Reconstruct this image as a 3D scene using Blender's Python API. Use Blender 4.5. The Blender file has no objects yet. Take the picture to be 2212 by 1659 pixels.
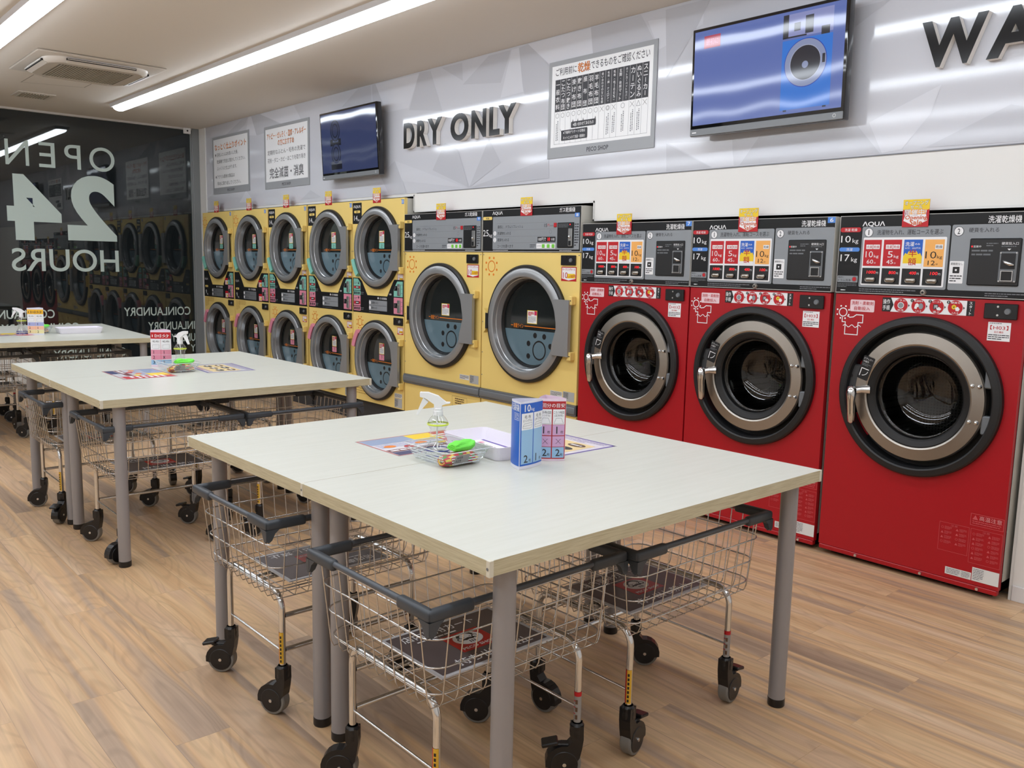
import bpy, bmesh, math, random
from mathutils import Vector, Matrix
random.seed(7)
PI = math.pi
S = bpy.context.scene
COL = S.collection

# ------------------------------------------------------------------ camera, world, exposure
cam_d = bpy.data.cameras.new('camera'); cam = bpy.data.objects.new('camera', cam_d); COL.objects.link(cam)
YAW, PITCH, ROLL, EYE = -0.8505, 0.1376, -0.0210, 1.5306
fw = Vector((math.sin(YAW)*math.cos(PITCH), math.cos(YAW)*math.cos(PITCH), -math.sin(PITCH)))
rt = Vector((math.cos(YAW), -math.sin(YAW), 0)); dn = fw.cross(rt)
r2 = math.cos(ROLL)*rt+math.sin(ROLL)*dn; d2 = -math.sin(ROLL)*rt+math.cos(ROLL)*dn
M = Matrix.Identity(4)
for i in range(3):
    M[i][0] = r2[i]; M[i][1] = -d2[i]; M[i][2] = -fw[i]
M[2][3] = EYE
cam.matrix_world = M
cam_d.sensor_width = 36; cam_d.lens = 1868.3/2212*36; cam_d.clip_start = .05
S.camera = cam
W = bpy.data.worlds.new('night'); S.world = W; W.use_nodes = True
W.node_tree.nodes['Background'].inputs[0].default_value = (.006, .007, .008, 1)
W.node_tree.nodes['Background'].inputs[1].default_value = 1
S.view_settings.view_transform = 'Standard'; S.view_settings.look = 'None'
S.view_settings.exposure = 0.30; S.view_settings.gamma = 1
S.view_settings.use_curve_mapping = False
S.cycles.max_bounces = 8; S.cycles.diffuse_bounces = 4; S.cycles.glossy_bounces = 4
S.cycles.transparent_max_bounces = 24; S.cycles.transmission_bounces = 6
S.cycles.caustics_reflective = False; S.cycles.caustics_refractive = False
S.cycles.sample_clamp_indirect = 6
LAMP = 13.0          # strength of the strip light diffusers

# ------------------------------------------------------------------ materials
def lin(c):
    return tuple((x/255/12.92 if x/255 <= .04045 else ((x/255+.055)/1.055)**2.4) for x in c[:3])+(1,)
MATS = {}
def mat(name, c, rough=.5, metal=0, spec=.5, coat=0, emit=0, bump=0, bscale=60, var=0):
    if name in MATS: return MATS[name]
    m = bpy.data.materials.new(name); m.use_nodes = True; MATS[name] = m
    nt = m.node_tree; b = nt.nodes['Principled BSDF']
    b.inputs['Base Color'].default_value = lin(c)
    b.inputs['Roughness'].default_value = rough; b.inputs['Metallic'].default_value = metal
    b.inputs['Specular IOR Level'].default_value = spec
    b.inputs['Coat Weight'].default_value = coat; b.inputs['Coat Roughness'].default_value = .05
    if emit:
        b.inputs['Emission Color'].default_value = lin(c); b.inputs['Emission Strength'].default_value = emit
    if bump or var:
        tc = nt.nodes.new('ShaderNodeTexCoord'); n = nt.nodes.new('ShaderNodeTexNoise')
        n.inputs['Scale'].default_value = bscale; n.inputs['Detail'].default_value = 3
        nt.links.new(tc.outputs['Object'], n.inputs['Vector'])
        if bump:
            bp = nt.nodes.new('ShaderNodeBump'); bp.inputs['Strength'].default_value = bump; bp.inputs['Distance'].default_value = .002
            nt.links.new(n.outputs['Fac'], bp.inputs['Height']); nt.links.new(bp.outputs['Normal'], b.inputs['Normal'])
        if var:
            mr = nt.nodes.new('ShaderNodeMapRange'); mr.inputs['To Min'].default_value = max(0, rough-var); mr.inputs['To Max'].default_value = rough+var
            nt.links.new(n.outputs['Fac'], mr.inputs['Value']); nt.links.new(mr.outputs['Result'], b.inputs['Roughness'])
    return m
def clear(name, tint, ior=1.45, rough=0.0, density=1.0, facing=0.0):
    """thin clear sheet: fresnel mix of a tinted see-through and a mirror reflection"""
    m = bpy.data.materials.new(name); m.use_nodes = True; MATS[name] = m
    nt = m.node_tree; nt.nodes.clear()
    out = nt.nodes.new('ShaderNodeOutputMaterial'); mx = nt.nodes.new('ShaderNodeMixShader')
    t = nt.nodes.new('ShaderNodeBsdfTransparent'); g = nt.nodes.new('ShaderNodeBsdfGlossy'); f = nt.nodes.new('ShaderNodeLayerWeight')
    t.inputs[0].default_value = tuple(tint)+(1,); g.inputs['Roughness'].default_value = rough; g.inputs[0].default_value = (1, 1, 1, 1)
    f.inputs['Blend'].default_value = .5
    p = nt.nodes.new('ShaderNodeMath'); p.operation = 'POWER'; p.inputs[1].default_value = 5; r0 = ((ior-1)/(ior+1))**2
    q = nt.nodes.new('ShaderNodeMath'); q.operation = 'MULTIPLY_ADD'; q.inputs[1].default_value = 1-r0; q.inputs[2].default_value = r0
    nt.links.new(f.outputs['Facing'], p.inputs[0]); nt.links.new(p.outputs[0], q.inputs[0]); nt.links.new(q.outputs[0], mx.inputs[0])
    nt.links.new(t.outputs[0], mx.inputs[1]); nt.links.new(g.outputs[0], mx.inputs[2]); nt.links.new(mx.outputs[0], out.inputs[0])
    return m
white = mat('white_print', (238, 238, 240), .4)
black = mat('black_print', (24, 25, 28), .35)
ink = mat('dark_ink', (48, 48, 54), .5)
greyink = mat('grey_ink', (120, 122, 128), .5)
red_p = mat('red_print', (190, 22, 34), .4)
blue_p = mat('blue_print', (82, 140, 222), .4)
deep_blue = mat('deep_blue_print', (34, 96, 196), .35)
sky_p = mat('pale_blue_print', (150, 190, 225), .35)
yellow_p = mat('yellow_print', (240, 205, 40), .4)
orange_p = mat('orange_print', (232, 128, 24), .45)
peach_p = mat('peach_print', (245, 178, 96), .4)
pink_p = mat('pink_print', (222, 140, 162), .4)
lilac_p = mat('lilac_print', (206, 164, 204), .35)
teal_p = mat('teal_print', (132, 198, 182), .4)
purple_p = mat('purple_print', (84, 62, 150), .4)
brown_p = mat('brown_print', (96, 70, 52), .5)
led = mat('red_led', (255, 30, 40), .4, emit=.9)
panel_grey = mat('panel_grey', (142, 147, 152), .38)
mid_grey = mat('mid_grey_plastic', (112, 116, 120), .4)
panel_black = mat('panel_black', (26, 27, 29), .38, spec=.3)
red_steel = mat('red_enamel_steel', (170, 21, 32), .32, spec=.4, bump=.05, bscale=400)
yellow_steel = mat('yellow_enamel_steel', (240, 211, 128), .38, spec=.4, bump=.05, bscale=400)
side_steel = mat('beige_grey_steel', (196, 194, 186), .4)
chrome = mat('chrome', (218, 220, 222), .09, 1)
wire_m = mat('chrome_wire', (206, 206, 206), .18, 1)
brushed = mat('brushed_steel', (172, 166, 158), .34, 1, bump=.1, bscale=300)
door_grey = mat('door_grey_metallic', (156, 158, 160), .28, .4)
cone_silver = mat('silver_cone', (168, 170, 172), .2, .6)
rubber = mat('black_rubber', (26, 27, 29), .45)
gasket = mat('black_gasket', (14, 14, 15), .5)
dark_glass = mat('dark_door_glass', (32, 36, 36), .06, coat=.3)
film = mat('blue_grey_film', (98, 122, 134), .12)
drum_m = mat('drum_steel', (88, 88, 86), .35, .8)
black_plastic = mat('black_plastic', (22, 22, 24), .3)
slate_plastic = mat('slate_plastic', (62, 68, 76), .42)
tyre_m = mat('grey_tyre', (120, 118, 114), .5)
leg_m = mat('grey_table_leg', (152, 150, 152), .38, .2, bump=.08, bscale=500)
bottle_m = clear('clear_plastic', (.95, .96, .955), 1.85, .02)
tray_clear = clear('clear_tray_plastic', (.93, .95, .95), 1.6, .04)
pane_m = clear('window_glass', (.85, .88, .86), 1.52)
bowl_m = clear('door_bowl_glass', (.42, .43, .42), 1.6, .02)
white_plastic = mat('white_plastic', (240, 240, 242), .3)
white_wall = mat('white_wall_paint', (232, 231, 228), .55, bump=.05, bscale=200)
post_m = mat('grey_aluminium', (134, 138, 140), .35, .15)
decal_m = mat('frosted_decal', (196, 212, 206), .5)
lamp_body = mat('lamp_housing_white', (214, 213, 214), .4)
lens_m = mat('lamp_diffuser', (238, 246, 255), .4, emit=LAMP)
dark_m = mat('dark_recess', (12, 12, 13), .6)

def drum_nodes():
    nt = drum_m.node_tree; b = nt.nodes['Principled BSDF']
    tc = nt.nodes.new('ShaderNodeTexCoord'); v = nt.nodes.new('ShaderNodeTexVoronoi'); v.inputs['Scale'].default_value = 60; v.inputs['Randomness'].default_value = .1
    r = nt.nodes.new('ShaderNodeValToRGB'); r.color_ramp.elements[0].position = .3; r.color_ramp.elements[1].position = .38
    r.color_ramp.elements[0].color = (.01, .01, .01, 1); r.color_ramp.elements[1].color = (.12, .12, .115, 1)
    nt.links.new(tc.outputs['Object'], v.inputs['Vector']); nt.links.new(v.outputs['Distance'], r.inputs[0]); nt.links.new(r.outputs[0], b.inputs['Base Color'])
drum_nodes()

def floor_material():
    m = bpy.data.materials.new('wood_plank_vinyl'); m.use_nodes = True; nt = m.node_tree; L = nt.links.new; N = nt.nodes.new
    b = nt.nodes['Principled BSDF']
    tc = N('ShaderNodeTexCoord')
    br = N('ShaderNodeTexBrick'); br.offset = .37; br.squash = 1
    br.inputs['Color1'].default_value = (0, 0, 0, 1); br.inputs['Color2'].default_value = (1, 1, 1, 1); br.inputs['Mortar'].default_value = (.5, .5, .5, 1)
    br.inputs['Scale'].default_value = 1; br.inputs['Brick Width'].default_value = 1.3; br.inputs['Row Height'].default_value = .18
    br.inputs['Mortar Size'].default_value = .0012; br.inputs['Mortar Smooth'].default_value = 0; br.inputs['Bias'].default_value = 0
    L(tc.outputs['Object'], br.inputs['Vector'])
    sep = N('ShaderNodeSeparateXYZ'); L(tc.outputs['Object'], sep.inputs[0])
    # shift the grain from plank to plank
    sh = N('ShaderNodeMath'); sh.operation = 'MULTIPLY'; sh.inputs[1].default_value = 37.0; L(br.outputs['Color'], sh.inputs[0])
    def coords(sx, sy, zoff):
        a = N('ShaderNodeMath'); a.operation = 'MULTIPLY'; a.inputs[1].default_value = sx; L(sep.outputs[0], a.inputs[0])
        c = N('ShaderNodeMath'); c.operation = 'MULTIPLY'; c.inputs[1].default_value = sy; L(sep.outputs[1], c.inputs[0])
        d = N('ShaderNodeMath'); d.operation = 'ADD'; d.inputs[1].default_value = zoff; L(sh.outputs[0], d.inputs[0])
        cb = N('ShaderNodeCombineXYZ'); L(a.outputs[0], cb.inputs[0]); L(c.outputs[0], cb.inputs[1]); L(d.outputs[0], cb.inputs[2]); return cb
    n1 = N('ShaderNodeTexNoise'); n1.inputs['Scale'].default_value = 1; n1.inputs['Detail'].default_value = 2; n1.inputs['Distortion'].default_value = .35
    L(coords(.38, 7.5, 0).outputs[0], n1.inputs['Vector'])
    r1 = N('ShaderNodeValToRGB'); e = r1.color_ramp.elements
    e[0].position = .30; e[0].color = lin((164, 138, 116)); e[1].position = .74; e[1].color = lin((222, 194, 162))
    for p, c in ((.39, (176, 150, 126)), (.46, (200, 162, 122)), (.53, (212, 178, 138)), (.61, (200, 166, 134))):
        q = e.new(p); q.color = lin(c)
    L(n1.outputs['Fac'], r1.inputs[0])
    # fine grain
    n2 = N('ShaderNodeTexNoise'); n2.inputs['Scale'].default_value = 1; n2.inputs['Detail'].default_value = 4; L(coords(2, 80, 5).outputs[0], n2.inputs['Vector'])
    r2_ = N('ShaderNodeMapRange'); r2_.inputs['From Min'].default_value = .3; r2_.inputs['From Max'].default_value = .7; r2_.inputs['To Min'].default_value = .90; r2_.inputs['To Max'].default_value = 1.08; L(n2.outputs['Fac'], r2_.inputs[0])
    # cathedral rings
    n3 = N('ShaderNodeTexNoise'); n3.inputs['Scale'].default_value = 1; n3.inputs['Detail'].default_value = 1; L(coords(1.1, 6, 11).outputs[0], n3.inputs['Vector'])
    m3 = N('ShaderNodeMath'); m3.operation = 'MULTIPLY'; m3.inputs[1].default_value = 85; L(n3.outputs['Fac'], m3.inputs[0])
    s3 = N('ShaderNodeMath'); s3.operation = 'SINE'; L(m3.outputs[0], s3.inputs[0])
    r3 = N('ShaderNodeMapRange'); r3.inputs['From Min'].default_value = .2; r3.inputs['From Max'].default_value = 1; r3.inputs['To Min'].default_value = 1.0; r3.inputs['To Max'].default_value = .89; L(s3.outputs[0], r3.inputs[0])
    mu = N('ShaderNodeMath'); mu.operation = 'MULTIPLY'; L(r2_.outputs[0], mu.inputs[0]); L(r3.outputs[0], mu.inputs[1])
    # plank tone
    rt_ = N('ShaderNodeMapRange'); rt_.inputs['To Min'].default_value = .96; rt_.inputs['To Max'].default_value = 1.05; L(br.outputs['Color'], rt_.inputs[0])
    mu2 = N('ShaderNodeMath'); mu2.operation = 'MULTIPLY'; L(mu.outputs[0], mu2.inputs[0]); L(rt_.outputs[0], mu2.inputs[1])
    # seams
    mo = N('ShaderNodeMapRange'); mo.inputs['To Min'].default_value = 1; mo.inputs['To Max'].default_value = .82; L(br.outputs['Fac'], mo.inputs[0])
    mu3 = N('ShaderNodeMath'); mu3.operation = 'MULTIPLY'; L(mu2.outputs[0], mu3.inputs[0]); L(mo.outputs[0], mu3.inputs[1])
    vm = N('ShaderNodeVectorMath'); vm.operation = 'SCALE'; L(r1.outputs[0], vm.inputs[0]); L(mu3.outputs[0], vm.inputs['Scale'])
    L(vm.outputs[0], b.inputs['Base Color'])
    b.inputs['Roughness'].default_value = .42; b.inputs['Specular IOR Level'].default_value = .4
    return m
def table_material():
    m = bpy.data.materials.new('white_wood_laminate'); m.use_nodes = True; nt = m.node_tree; L = nt.links.new; N = nt.nodes.new
    b = nt.nodes['Principled BSDF']; tc = N('ShaderNodeTexCoord'); mp = N('ShaderNodeMapping'); mp.inputs['Scale'].default_value = (52, 4, 1)
    L(tc.outputs['Object'], mp.inputs[0]); n = N('ShaderNodeTexNoise'); n.inputs['Scale'].default_value = 1; n.inputs['Detail'].default_value = 5; n.inputs['Distortion'].default_value = .4; L(mp.outputs[0], n.inputs['Vector'])
    r = N('ShaderNodeValToRGB'); r.color_ramp.elements[0].position = .3; r.color_ramp.elements[1].position = .65
    r.color_ramp.elements[0].color = lin((208, 209, 199)); r.color_ramp.elements[1].color = lin((213, 214, 205)); L(n.outputs['Fac'], r.inputs[0]); L(r.outputs[0], b.inputs['Base Color'])
    b.inputs['Roughness'].default_value = .3; b.inputs['Specular IOR Level'].default_value = .4
    return m
def edge_material():
    m = bpy.data.materials.new('oak_edge_band'); m.use_nodes = True; nt = m.node_tree; L = nt.links.new; N = nt.nodes.new
    b = nt.nodes['Principled BSDF']; tc = N('ShaderNodeTexCoord'); mp = N('ShaderNodeMapping'); mp.inputs['Scale'].default_value = (14, 14, 300)
    L(tc.outputs['Object'], mp.inputs[0]); n = N('ShaderNodeTexNoise'); n.inputs['Scale'].default_value = 1; n.inputs['Detail'].default_value = 4; L(mp.outputs[0], n.inputs['Vector'])
    r = N('ShaderNodeValToRGB'); r.color_ramp.elements[0].position = .3; r.color_ramp.elements[1].position = .6
    r.color_ramp.elements[0].color = lin((182, 172, 140)); r.color_ramp.elements[1].color = lin((202, 194, 164)); L(n.outputs['Fac'], r.inputs[0]); L(r.outputs[0], b.inputs['Base Color'])
    b.inputs['Roughness'].default_value = .45
    return m
floor_m, top_m, edge_m = floor_material(), table_material(), edge_material()
ceil_m = mat('ceiling_paint', (224, 217, 208), .7, bump=.04, bscale=150)
PT = [mat('panel_film_%s' % n, c, .075, spec=.6, bump=.006, bscale=700) for n, c in
      (('mid', (204, 206, 214)), ('light', (214, 216, 224)), ('dark', (193, 195, 203)), ('pale', (209, 211, 219)))]

# ------------------------------------------------------------------ mesh building
class MB:
    def __init__(s, fn=None):
        s.v = []; s.f = []; s.m = []; s.sm = []; s.mats = []; s.fn = fn or (lambda x, y, z: (x, y, z))
    def mi(s, m):
        if m not in s.mats: s.mats.append(m)
        return s.mats.index(m)
    def add(s, vs, fs, m, smooth=False, raw=False):
        o = len(s.v); k = s.mi(m)
        s.v += [tuple(v) for v in vs] if raw else [s.fn(*v) for v in vs]
        for f in fs: s.f.append([o+i for i in f]); s.m.append(k); s.sm.append(smooth)
    def build(s, name, parent=None, loc=(0, 0, 0), rz=0, fix=False):
        me = bpy.data.meshes.new(name); me.from_pydata(s.v, [], s.f)
        for m in s.mats: me.materials.append(m)
        me.polygons.foreach_set('material_index', s.m); me.polygons.foreach_set('use_smooth', s.sm); me.update()
        if fix:
            b = bmesh.new(); b.from_mesh(me); bmesh.ops.recalc_face_normals(b, faces=b.faces); b.to_mesh(me); b.free()
        o = bpy.data.objects.new(name, me); COL.objects.link(o); o.location = loc; o.rotation_euler = (0, 0, rz)
        if parent: o.parent = parent
        return o
    # solids
    def box(s, x0, x1, y0, y1, z0, z1, m, bev=0, seg=1, Mx=None):
        if bev:
            b = bmesh.new(); bmesh.ops.create_cube(b, size=1)
            for v in b.verts: v.co = Vector((x0+(v.co.x+.5)*(x1-x0), y0+(v.co.y+.5)*(y1-y0), z0+(v.co.z+.5)*(z1-z0)))
            bmesh.ops.bevel(b, geom=b.edges[:], offset=bev, segments=seg, affect='EDGES', profile=.5)
            b.verts.index_update(); vs = [v.co.copy() for v in b.verts]; fs = [[v.index for v in f.verts] for f in b.faces]; b.free()
        else:
            vs = [Vector(p) for p in ((x0, y0, z0), (x1, y0, z0), (x1, y1, z0), (x0, y1, z0), (x0, y0, z1), (x1, y0, z1), (x1, y1, z1), (x0, y1, z1))]
            fs = [(0, 3, 2, 1), (4, 5, 6, 7), (0, 1, 5, 4), (1, 2, 6, 5), (2, 3, 7, 6), (3, 0, 4, 7)]
        if Mx: vs = [Mx @ v for v in vs]
        s.add(vs, fs, m, seg > 1)
    def tube(s, pts, r, m, n=8, closed=False, caps=True):
        P = [Vector(p) for p in pts]; k = len(P); vs = []; fs = []
        T = []
        for i in range(k):
            a = P[i-1] if (i or closed) else P[i]; c = P[(i+1) % k] if (i < k-1 or closed) else P[i]
            T.append((c-a).normalized())
        up = Vector((0, 0, 1)) if abs(T[0].z) < .9 else Vector((1, 0, 0))
        N = (up-T[0]*up.dot(T[0])).normalized()
        for i in range(k):
            N = (N-T[i]*N.dot(T[i])).normalized(); B = T[i].cross(N)
            rr = r[i] if isinstance(r, (list, tuple)) else r
            for j in range(n):
                a = 2*PI*j/n; vs.append(P[i]+rr*(math.cos(a)*N+math.sin(a)*B))
        for i in range(k if closed else k-1):
            for j in range(n):
                a, b2 = i*n+j, i*n+(j+1) % n; c, d = ((i+1) % k)*n+(j+1) % n, ((i+1) % k)*n+j
                fs.append((a, b2, c, d))
        s.add(vs, fs, m, True)
        if caps and not closed: s.add(vs[:n], [tuple(range(n-1, -1, -1))], m); s.add(vs[-n:], [tuple(range(n))], m)
    def lathe(s, prof, m, n=40, Mx=None, sub=None, a0=0, a1=2*PI, smooth=True, join=False):
        """prof: list of (r,h); revolves about local z of Mx. sub: list of materials per profile segment"""
        Mx = Mx or Matrix.Identity(4); full = abs(a1-a0-2*PI) < 1e-6; nn = n if full else n+1
        vs = [Mx @ Vector((r*math.cos(a0+(a1-a0)*j/n), r*math.sin(a0+(a1-a0)*j/n), h)) for (r, h) in prof for j in range(nn)]
        if join:
            s.add(vs, [(i*nn+j, i*nn+(j+1) % nn, (i+1)*nn+(j+1) % nn, (i+1)*nn+j) for i in range(len(prof)-1) for j in range(n)], m, True); return
        for i in range(len(prof)-1):
            fs = []
            for j in range(n):
                j2 = (j+1) % nn
                fs.append((i*nn+j, i*nn+j2, (i+1)*nn+j2, (i+1)*nn+j))
            o = len(s.v)
            s.add([vs[q] for q in range(i*nn, (i+2)*nn)], [[q-i*nn for q in f] for f in fs], sub[i] if sub else m, smooth)
    def prism(s, poly, w0, w1, m, mside=None):
        """2-D polygon in fn's (u,v), extruded along w"""
        k = len(poly); vs = [(u, v, w0) for u, v in poly]+[(u, v, w1) for u, v in poly]
        s.add(vs, [tuple(range(k-1, -1, -1)), tuple(range(k, 2*k))], m)
        s.add(vs, [(i, (i+1) % k, k+(i+1) % k, k+i) for i in range(k)], mside or m)
    # flat print, (u,v) at height w
    def poly(s, pts, m, w): s.add([(u, v, w) for u, v in pts], [tuple(range(len(pts)))], m)
    def rect(s, u0, v0, u1, v1, m, w, r=0):
        if r: s.poly(rrect(u0, v0, u1, v1, r), m, w)
        else: s.poly([(u0, v0), (u1, v0), (u1, v1), (u0, v1)], m, w)
    def disc(s, u, v, r, m, w, n=24, ry=None): s.poly([(u+r*math.cos(2*PI*i/n), v+(ry or r)*math.sin(2*PI*i/n)) for i in range(n)], m, w)
    def ring(s, u, v, r0, r1, m, w, n=32, a0=0, a1=2*PI):
        vs = []; fs = []
        for i in range(n+1):
            a = a0+(a1-a0)*i/n
            vs += [(u+r0*math.cos(a), v+r0*math.sin(a), w), (u+r1*math.cos(a), v+r1*math.sin(a), w)]
        for i in range(n): fs.append((2*i, 2*i+1, 2*i+3, 2*i+2))
        s.add(vs, fs, m)
    def line(s, pts, t, m, w, closed=False):
        k = len(pts)
        for i in range(k if closed else k-1):
            (a, b), (c, d) = pts[i], pts[(i+1) % k]; l = math.hypot(c-a, d-b) or 1
            nx, ny = -(d-b)/l*t/2, (c-a)/l*t/2; ex, ey = (c-a)/l*t/2, (d-b)/l*t/2
            s.poly([(a-ex+nx, b-ey+ny), (a-ex-nx, b-ey-ny), (c+ex-nx, d+ey-ny), (c+ex+nx, d+ey+ny)], m, w)
    def frame(s, u0, v0, u1, v1, t, m, w): s.line([(u0, v0), (u1, v0), (u1, v1), (u0, v1)], t, m, w, True)
    def text(s, t, u0, v0, u1, v1, m, w, bold=0, keep=None, res=2, shear=0):
        """fit the text's ink box into the rectangle; keep='l','c','r' keeps the letters' own proportion"""
        if any(ord(ch) > 0x3400 for ch in t): bold = min(bold, .006)      # dense characters clog when thickened
        if len(t) == 1 and t in '1' and keep is None: keep = 'c'
        vs, fs, (tw, th) = glyphs(t, bold, res)
        sx, sy = (u1-u0), (v1-v0)
        if keep:
            need = sy*tw/th
            if need < sx:
                if keep == 'c': u0 += (sx-need)/2
                if keep == 'r': u0 += sx-need
                sx = need
        s.add([(u0+x*sx+y*sy*shear, v0+y*sy, w) for x, y in vs], fs, m)
    def vtext(s, t, u0, v0, u1, v1, m, w, bold=0):
        k = len(t); h = (v1-v0)/k; cw = min(u1-u0, h*.95); c = (u0+u1)/2
        for i, ch in enumerate(t):
            top = v1-i*h
            if ch in ' 　': continue
            if ch in 'ー':
                s.rect(c-cw*.05, top-h*.85, c+cw*.05, top-h*.12, m, w); continue
            if ch in '()（）':
                s.line([(c-cw*.3, top-h*(.75 if ch in '(（' else .35)), (c, top-h*(.5 if ch in '(（' else .6)), (c+cw*.3, top-h*(.75 if ch in '(（' else .35))], cw*.07, m, w); continue
            if ch in '・':
                s.disc(c, top-h/2, cw*.09, m, w, 8); continue
            small = ch in 'ッっャュョ'
            q = .33 if small else .46
            vs, fs, (tw, th) = glyphs(ch, bold, 2)
            a = min(1, tw/th) if tw < th else 1; b2 = min(1, th/tw)
            s.add([(c-cw*q*a+x*2*q*cw*a, top-h/2-cw*q*b2+y*2*q*cw*b2, w) for x, y in vs], fs, m)
    def greek(s, u0, v0, u1, v1, n, m, w, fill=.42, seed=1):
        """rows of short bars where the print is too small to read"""
        rr = random.Random(seed); h = (v1-v0)/n
        for i in range(n):
            u = u0; top = v1-i*h-h*.2; lim = u0+(u1-u0)*(1 if i < n-1 else rr.uniform(.5, .95))
            while u < lim-h*.2:
                l = min(h*rr.uniform(.5, 2.2), lim-u); s.rect(u, top-h*fill, u+l, top, m, w); u += l+h*.22
def rrect(u0, v0, u1, v1, r, n=4):
    out = []
    for cx, cy, a in ((u1-r, v1-r, 0), (u0+r, v1-r, PI/2), (u0+r, v0+r, PI), (u1-r, v0+r, 1.5*PI)):
        out += [(cx+r*math.cos(a+PI/2*i/n), cy+r*math.sin(a+PI/2*i/n)) for i in range(n+1)]
    return out
GL = {}
def glyphs(t, bold=0, res=2):
    k = (t, bold, res)
    if k in GL: return GL[k]
    c = bpy.data.curves.new('t', 'FONT'); c.body = t; c.resolution_u = res; c.offset = bold; c.fill_mode = 'FRONT'
    o = bpy.data.objects.new('t', c); COL.objects.link(o)
    dg = bpy.context.evaluated_depsgraph_get(); dg.update()
    me = o.evaluated_get(dg).to_mesh()
    vs = [(v.co.x, v.co.y) for v in me.vertices]; fs = [tuple(p.vertices) for p in me.polygons]
    o.evaluated_get(dg).to_mesh_clear(); bpy.data.objects.remove(o); bpy.data.curves.remove(c)
    x0 = min(v[0] for v in vs); x1 = max(v[0] for v in vs); y0 = min(v[1] for v in vs); y1 = max(v[1] for v in vs)
    w, h = max(x1-x0, 1e-6), max(y1-y0, 1e-6)
    GL[k] = ([((x-x0)/w, (y-y0)/h) for x, y in vs], fs, (w, h)); return GL[k]
def tag(o, label=None, cat=None, group=None, kind=None):
    if label: o['label'] = label
    if cat: o['category'] = cat
    if group: o['group'] = group
    if kind: o['kind'] = kind
    return o
def thing(name, label, cat, loc, rz=0, group=None):
    o = bpy.data.objects.new(name, None); COL.objects.link(o); o.empty_display_size = .1
    o.location = loc; o.rotation_euler = (0, 0, rz); return tag(o, label, cat, group)
def kids(o):
    return [c for c in bpy.data.objects if c.parent == o]
def dup(root, loc, rz=None, label=None, group=None):
    r = root.copy(); COL.objects.link(r); r.location = loc
    if rz is not None: r.rotation_euler = (0, 0, rz)
    if label: r['label'] = label
    if group: r['group'] = group
    for ch in kids(root):
        c = ch.copy(); COL.objects.link(c); c.parent = r
        for g in kids(ch):
            d = g.copy(); COL.objects.link(d); d.parent = c
    return r
FR = lambda u, v, w: (u, -w, v)            # a front that faces the camera side: u right, v up, w out
# ------------------------------------------------------------------ the room
XG, YW, ZC, XR, YB = -11.078, 4.392, 3.1275, 2.0, -3.2
FACETS = [(2, [(-9.8, 3.12), (-9.65, 3.12), (-9.72, 3.05), (-10.11, 2.94), (-10.36, 2.96)]), (1, [(-9.63, 3.12), (-9.56, 3.12), (-9.43, 2.9), (-9.73, 2.93)]), (2, [(-9.56, 3.12), (-9.33, 3.12), (-8.85, 2.97), (-9.21, 2.91), (-9.43, 2.9)]), (1, [(-9.33, 3.12), (-8.53, 3.12), (-8.37, 2.95), (-8.79, 2.96)]), (2, [(-7.26, 3.12), (-7.04, 3.12), (-7.02, 2.95), (-7.56, 2.99)]), (2, [(-7.02, 3.12), (-6.96, 3.12), (-6.79, 2.85), (-7.0, 2.87)]), (1, [(-6.96, 3.12), (-6.28, 3.11), (-6.43, 2.85), (-6.77, 2.85)]), (2, [(-6.27, 3.12), (-6.11, 3.11), (-5.94, 2.77), (-6.42, 2.83)]), (2, [(-5.95, 3.11), (-5.68, 3.11), (-5.67, 2.97)]), (2, [(-5.35, 3.11), (-5.09, 3.11), (-5.2, 2.89), (-5.67, 2.94)]), (1, [(-5.08, 3.11), (-5.0, 3.11), (-4.94, 2.79), (-5.2, 2.78)]), (2, [(-5.0, 3.11), (-4.9, 3.12), (-4.67, 2.94), (-4.66, 2.71), (-4.93, 2.77)]), (1, [(-4.9, 3.12), (-4.27, 3.12), (-4.24, 2.95), (-4.66, 2.94)]), (2, [(-4.27, 3.12), (-3.83, 3.12), (-3.67, 2.88), (-4.24, 2.93)]), (1, [(-3.34, 3.04), (-3.34, 2.97), (-3.67, 2.88), (-3.77, 3.07)]), (2, [(-3.58, 2.3), (-3.23, 2.13), (-3.57, 2.13)]), (1, [(-3.56, 2.3), (-3.09, 2.28), (-3.07, 2.13), (-3.22, 2.13)]), (2, [(-2.9, 2.29), (-2.33, 2.29), (-2.19, 2.13), (-3.03, 2.13)]), (1, [(-2.18, 2.13), (-2.08, 2.14), (-1.95, 2.3), (-1.91, 2.43), (-2.26, 2.29)]), (2, [(-1.59, 2.3), (-1.52, 2.28), (-1.5, 2.13), (-1.96, 2.14)]), (2, [(-2.39, 2.77), (-2.19, 2.88), (-2.03, 2.89), (-2.4, 2.87)]), (2, [(-3.63, 3.11), (-3.29, 3.11), (-3.4, 2.94), (-3.6, 2.7)]), (2, [(-5.57, 2.13), (-6.07, 2.3), (-5.9, 2.51), (-5.72, 2.44)]), (2, [(-5.57, 2.13), (-5.33, 2.49), (-5.18, 2.3)]), (2, [(-5.56, 2.13), (-4.65, 2.29), (-4.64, 2.15)]), (3, [(-5.6, 2.13), (-6.73, 2.26), (-6.64, 2.42)]), (1, [(-9.92, 2.18), (-9.73, 2.31), (-9.53, 2.18)]), (2, [(-8.41, 2.15), (-8.19, 2.24), (-7.97, 2.16)]), (2, [(-6.88, 2.3), (-6.64, 2.42), (-6.45, 2.13), (-6.73, 2.13)]), (1, [(-10.98, 2.66), (-10.7, 2.7), (-10.66, 2.32), (-10.94, 2.25)])]
def struct(b, name, **k):
    o = b.build(name, **k); o['kind'] = 'structure'; return o
b = MB(); b.box(XG-1.5, XR, YB, YW+1.2, -.04, 0, floor_m); struct(b, 'floor')
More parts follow.
